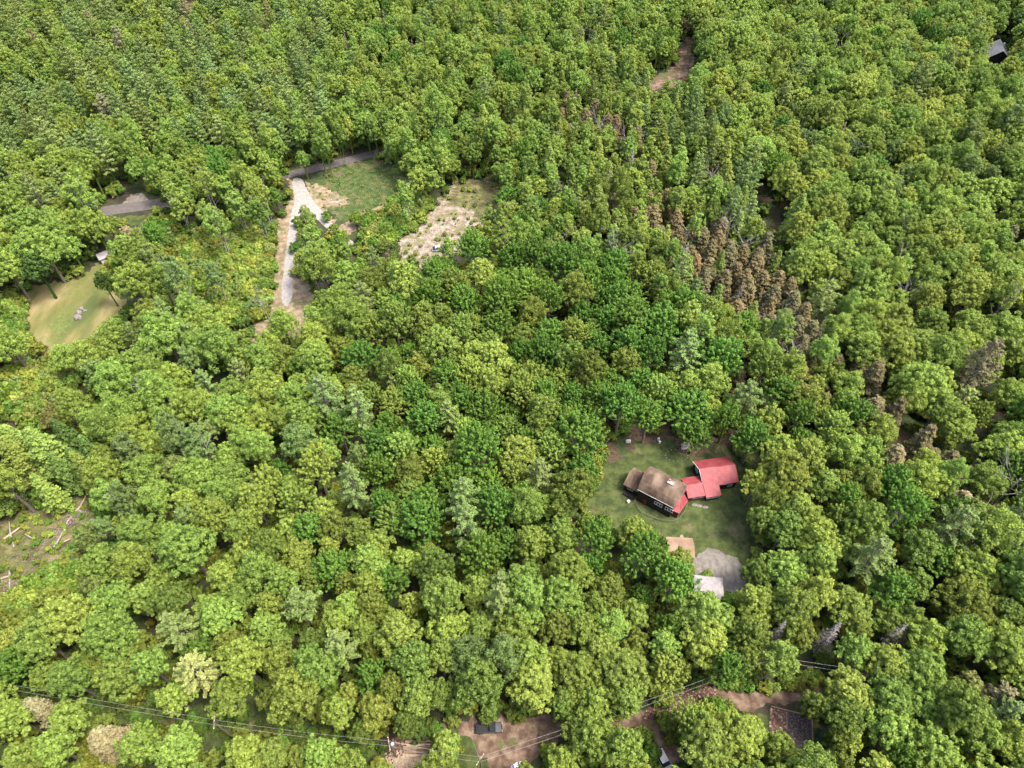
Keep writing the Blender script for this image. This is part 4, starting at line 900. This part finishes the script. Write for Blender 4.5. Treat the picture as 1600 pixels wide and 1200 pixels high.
# small boat and trailer boxes at the bottom edge
p = at(808, 1197, .3); p.z = 0; ka = empty("rowing_boat", p, R(25), "small white rowing boat on the grass at the bottom edge", "boat")
b = MB(); st = [(-1.6, .1, .35), (-1.0, .5, .12), (0, .62, .05), (.9, .45, .12), (1.7, .04, .4)]; vs = []
for x_, w_, z_ in st: vs += [(x_, -w_, .5), (x_, -w_ * .6, z_), (x_, w_ * .6, z_), (x_, w_, .5)]
b.add(vs, [(4 * i + k, 4 * i + 4 + k, 4 * i + 5 + k, 4 * i + 1 + k) for i in range(4) for k in range(3)] + [(0, 1, 2, 3), (19, 18, 17, 16)]); b.build("hull", WHITEP, ka)
for x_ in (-.7, .5): b = MB(); b.box((x_, 0, .42), (.22, 1.0, .04)); b.build("seat", BLACKP, ka)
p = at(688, 1196, 1); p.z = 0; tr_ = empty("utility_trailer", p, .05, "grey covered trailer beside the firewood heap", "trailer")
b = MB(); b.box((0, 0, 1.0), (3.2, 2.0, 1.1)); b.build("box", TEAL, tr_)
for sx in (-.75, .75): b = MB(); b.box((sx, 0, 1.58), (1.4, 2.04, .07)); b.build("lid", GREYROOF, tr_)
for sy in (-1.05, 1.05): b = MB(); b.tube([(0, sy - .1, .36), (0, sy + .1, .36)], .36, 12); b.build("wheel", TYRE, tr_)
p = at(1291, 1152, 1); p.z = 0; tr_ = empty("storage_box", p, .1, "dark teal storage box under the tree by the garden lawn", "storage box")
b = MB(); b.box((0, 0, .7), (2.2, 1.5, 1.4)); b.build("body", TEAL, tr_)
b = MB(); b.slab([(-1.2, -.85, 1.45), (1.2, -.85, 1.45), (1.2, .85, 1.7), (-1.2, .85, 1.7)], .08); b.build("lid", TEAL, tr_)

# ---- garden bed
p = at(1236, 1138); gb = empty("garden_bed", p, R(-14), "rectangular garden bed of dark soil edged with pale timbers", "garden bed")
b = MB(); b.box((1.6, 0, .12), (4.6, 6.2, .24)); b.build("soil", SOIL, gb)
b = MB(); b.box((-2.5, .2, .1), (3.5, 5.4, .2)); b.build("soil", MULCH, gb)
for c_, s__ in (((0.2, 3.2, .2), (8.2, .22, .35)), ((4.05, .2, .2), (.22, 5.6, .35)), ((-.9, 1.2, .28), (.2, 3.4, .2)), ((-2.2, -1.6, .28), (3.2, .2, .2))):
    b = MB(); b.box(c_, s__); b.build("edging_board", WOOD, gb)

# ---- utility poles and wires
def pole(px, py, h, label, rz=0, transformer=False):
    p = at(px, py, h); o = empty("utility_pole", (p.x, p.y, 0), rz, label, "utility pole", "utility poles along the line")
    b = MB(); b.tube([(0, 0, -.3), (0, 0, h + .5)], [.2, .13], 8); b.build("pole", POLEW, o)
    b = MB(); b.box((0, 0, h), (.14, 2.4, .14)); ca_ = b.build("crossarm", WOOD, o)
    for y_ in (-1.05, 0.35, 1.05): b = MB(); b.tube([(0, y_, h + .07), (0, y_, h + .3)], .07, 6); b.build("insulator", WHITE, ca_)
    if transformer: b = MB(); lathe(b, [(.05, -.1), (.36, 0), (.36, 1.0), (.3, 1.1)], (.5, 0, h - 1.9), 12); b.build("transformer", STEEL, o)
    return Vector((p.x, p.y, h + .3))
P0 = at(-160, 1040, 11.3)
P1 = pole(335, 1129, 11, "utility pole halfway along the power line through the left clearing", .2)
P2 = pole(608, 1162, 11, "utility pole with transformer beside the log pile", .3, True)
P3 = pole(750, 1187, 11, "utility pole on the grass verge by the dirt road at the bottom edge", -.6)
P4 = pole(1203, 1028, 11, "utility pole with grey transformer above the dirt road bend", -.2, True)
P5 = at(1440, 1058, 11.3)
P6 = at(728, 1128, 8)
def wire(a, b_, off, label, sag=1.2, r_=.019):
    m = MB(); d = (b_ - a).normalized(); n_ = Vector((-d.y, d.x, 0)) * off; pts = []
    for k in range(25):
        t = k / 24; p = a.lerp(b_, t) + n_; p.z -= sag * 4 * t * (1 - t); pts.append(p)
    m.tube(pts, r_, 4); m.build("power_wire", WIRE, label=label, cat="power line", group="overhead wires")
for off, nm in ((-.4, 'lower'), (.4, 'upper')):
    wire(P0, P1, off, f"{nm} overhead wire from the left edge to the clearing pole"); wire(P1, P2, off, f"{nm} overhead wire from the clearing pole to the log pile")
for off, nm in ((-.4, 'lower'), (.4, 'upper')):
    wire(P2, P3, off, f"{nm} overhead wire between the log pile pole and the verge pole"); wire(P3, P4, off, f"{nm} overhead wire rising across the dirt road to the bend pole", 1.6); wire(P4, P5, off, f"{nm} overhead wire right of the bend pole toward the tall trees")
wire(P3, P6, 0, "thin service wire running from the verge pole into the trees", .5)

# ---- log pile and firewood heap
random.seed(21)
c = at(657, 1162)
for k in range(17):
    row = k // 9; i = k % 9; L = random.uniform(5.6, 7.0); b = MB(); r_ = random.uniform(.20, .32)
    y_ = -2.6 + i * .62 + row * .3; x_ = random.uniform(-.4, .4); z_ = .3 + row * .5; a = random.gauss(0, .03)
    b.tube([(x_ - L / 2, 0, 0), (x_, random.gauss(0, .05), 0), (x_ + L / 2, L * a, 0)], [r_, r_ * .95, r_ * .8], 8)
    o = b.build("log", [WOOD, CUTW][k % 3 == 0], label=f"{'upper' if row else 'bottom'}-layer log in the roadside log pile, {ORD[i]} from its near side", cat="log", group="logs stacked in the pile"); o.location = (c.x, c.y + y_, z_)
sheet("bark_chip_ground", [(618, 1148), (640, 1138), (668, 1138), (668, 1180), (612, 1185)], .08, MULCH, .4)
m = MB(); c = at(638, 1196)
for k in range(1500):
    x_ = random.gauss(0, 2.9); y_ = random.gauss(0, 1.3); 
    if abs(x_) > 5.5 or abs(y_) > 2.6: continue
    z_ = max(0, 1.1 * (1 - (x_ / 5.8) ** 2 - (y_ / 2.8) ** 2)) * random.uniform(.6, 1.1) + .08; a = random.uniform(0, 6.3); e = random.uniform(-.5, .5)
    d = Vector((math.cos(a), math.sin(a), e)) * .22; q = Vector((c.x + x_, c.y + y_, z_)); m.tube([q - d, q + d], random.uniform(.06, .11), 4)
m.build("firewood", CUTW, label="big heap of pale split firewood below the log pile", cat="firewood", kind='stuff')

# ---- fallen logs and slash in the cut-over clearing
FL = [((6, 842), (36, 820), 'long bare log crossing the left edge of the clearing'), ((22, 855), (14, 815), 'curved pale log leaning beside the thicket'), ((84, 855), (98, 830), 'pale log at the low end of the slash heap'),
      ((100, 830), (118, 800), 'grey log lying up the slash heap'), ((110, 808), (134, 775), 'long thin log at the top of the slash heap'), ((118, 795), (128, 802), 'short pale log across the slash heap'),
      ((76, 783), (88, 801), 'cut trunk below the dark spruces, left of two'), ((82, 780), (93, 795), 'cut trunk below the dark spruces, right of two'), ((15, 892), (15, 920), 'upright whitish log standing on the brown slope'),
      ((0, 905), (14, 900), 'pale branch lying left of the upright whitish log'), ((40, 835), (52, 842), 'slim log on the yellowish slope'), ((96, 848), (110, 842), 'broken branch at the foot of the slash heap')]
for (a, b2, lb) in FL:
    A = at(*a, .35); B = at(*b2, .5); m = MB(); mid = A.lerp(B, .5) + Vector((random.gauss(0, .4), 0, .15)); m.tube([A, mid, B], [.24, .2, .12], 7)
    m.build("fallen_log", random.choice([DEADWOOD, CUTW]), label=lb, cat="log", group="logs on the cut-over ground")
def heap(name, cpx, n_, sx, sy, label, ang=0, mats=PINKWOOD, Lr=(.8, 2.2)):
    m = MB(); c = at(*cpx)
    for k in range(n_):
        u, v = random.gauss(0, sx), random.gauss(0, sy); x_ = u * math.cos(ang) - v * math.sin(ang); y_ = u * math.sin(ang) + v * math.cos(ang)
        a = random.gauss(ang, .8); L = random.uniform(*Lr); d = Vector((math.cos(a), math.sin(a), random.uniform(-.25, .35))) * L / 2; q = c + Vector((x_, y_, random.uniform(.1, .7)))
        m.tube([q - d, q + d], [random.uniform(.03, .08), .02], 4)
    m.build(name, mats, label=label, cat="brushwood", kind='stuff')
heap("brushwood", (110, 815), 200, 4.5, 1.2, "heap of grey and red-brown branches in the log-strewn clearing", 1.0)
heap("twigs", (60, 880), 120, 8, 5, "scattered twigs over the cut ground at the left", .5, DEADWOOD, (.5, 1.6))
heap("brush_pile", (12, 915), 140, 3.5, 3, "brown brush pile at the left edge of the clearing", .4)
heap("bare_branches", (660, 412), 90, 3.5, 1.2, "reddish branches piled below the sandy clearing", .1)
# rubble in the meadow
for k, (x, y, s_, lb) in enumerate(((122, 497, 1.3, 'largest pale boulder, lowest in the meadow rock group'), (124, 489, 1.0, 'middle boulder of the meadow rock group'), (128, 483, .9, 'upper boulder of the meadow rock group'), (133, 486, .7, 'small boulder at the right of the meadow rock group'))):
    b = MB(); lathe(b, [(.9, -.1), (1.0, .3), (.7, .7), (.3, .9)], n=8); b.v = [(v[0] * random.uniform(.8, 1.2), v[1] * random.uniform(.7, 1.1), v[2] * random.uniform(.9, 1.1)) for v in b.v]
    o = b.build("boulder", STONE, label=lb, cat="boulder", group="boulders in the meadow"); o.location = at(x, y); o.scale = (s_, s_, s_)
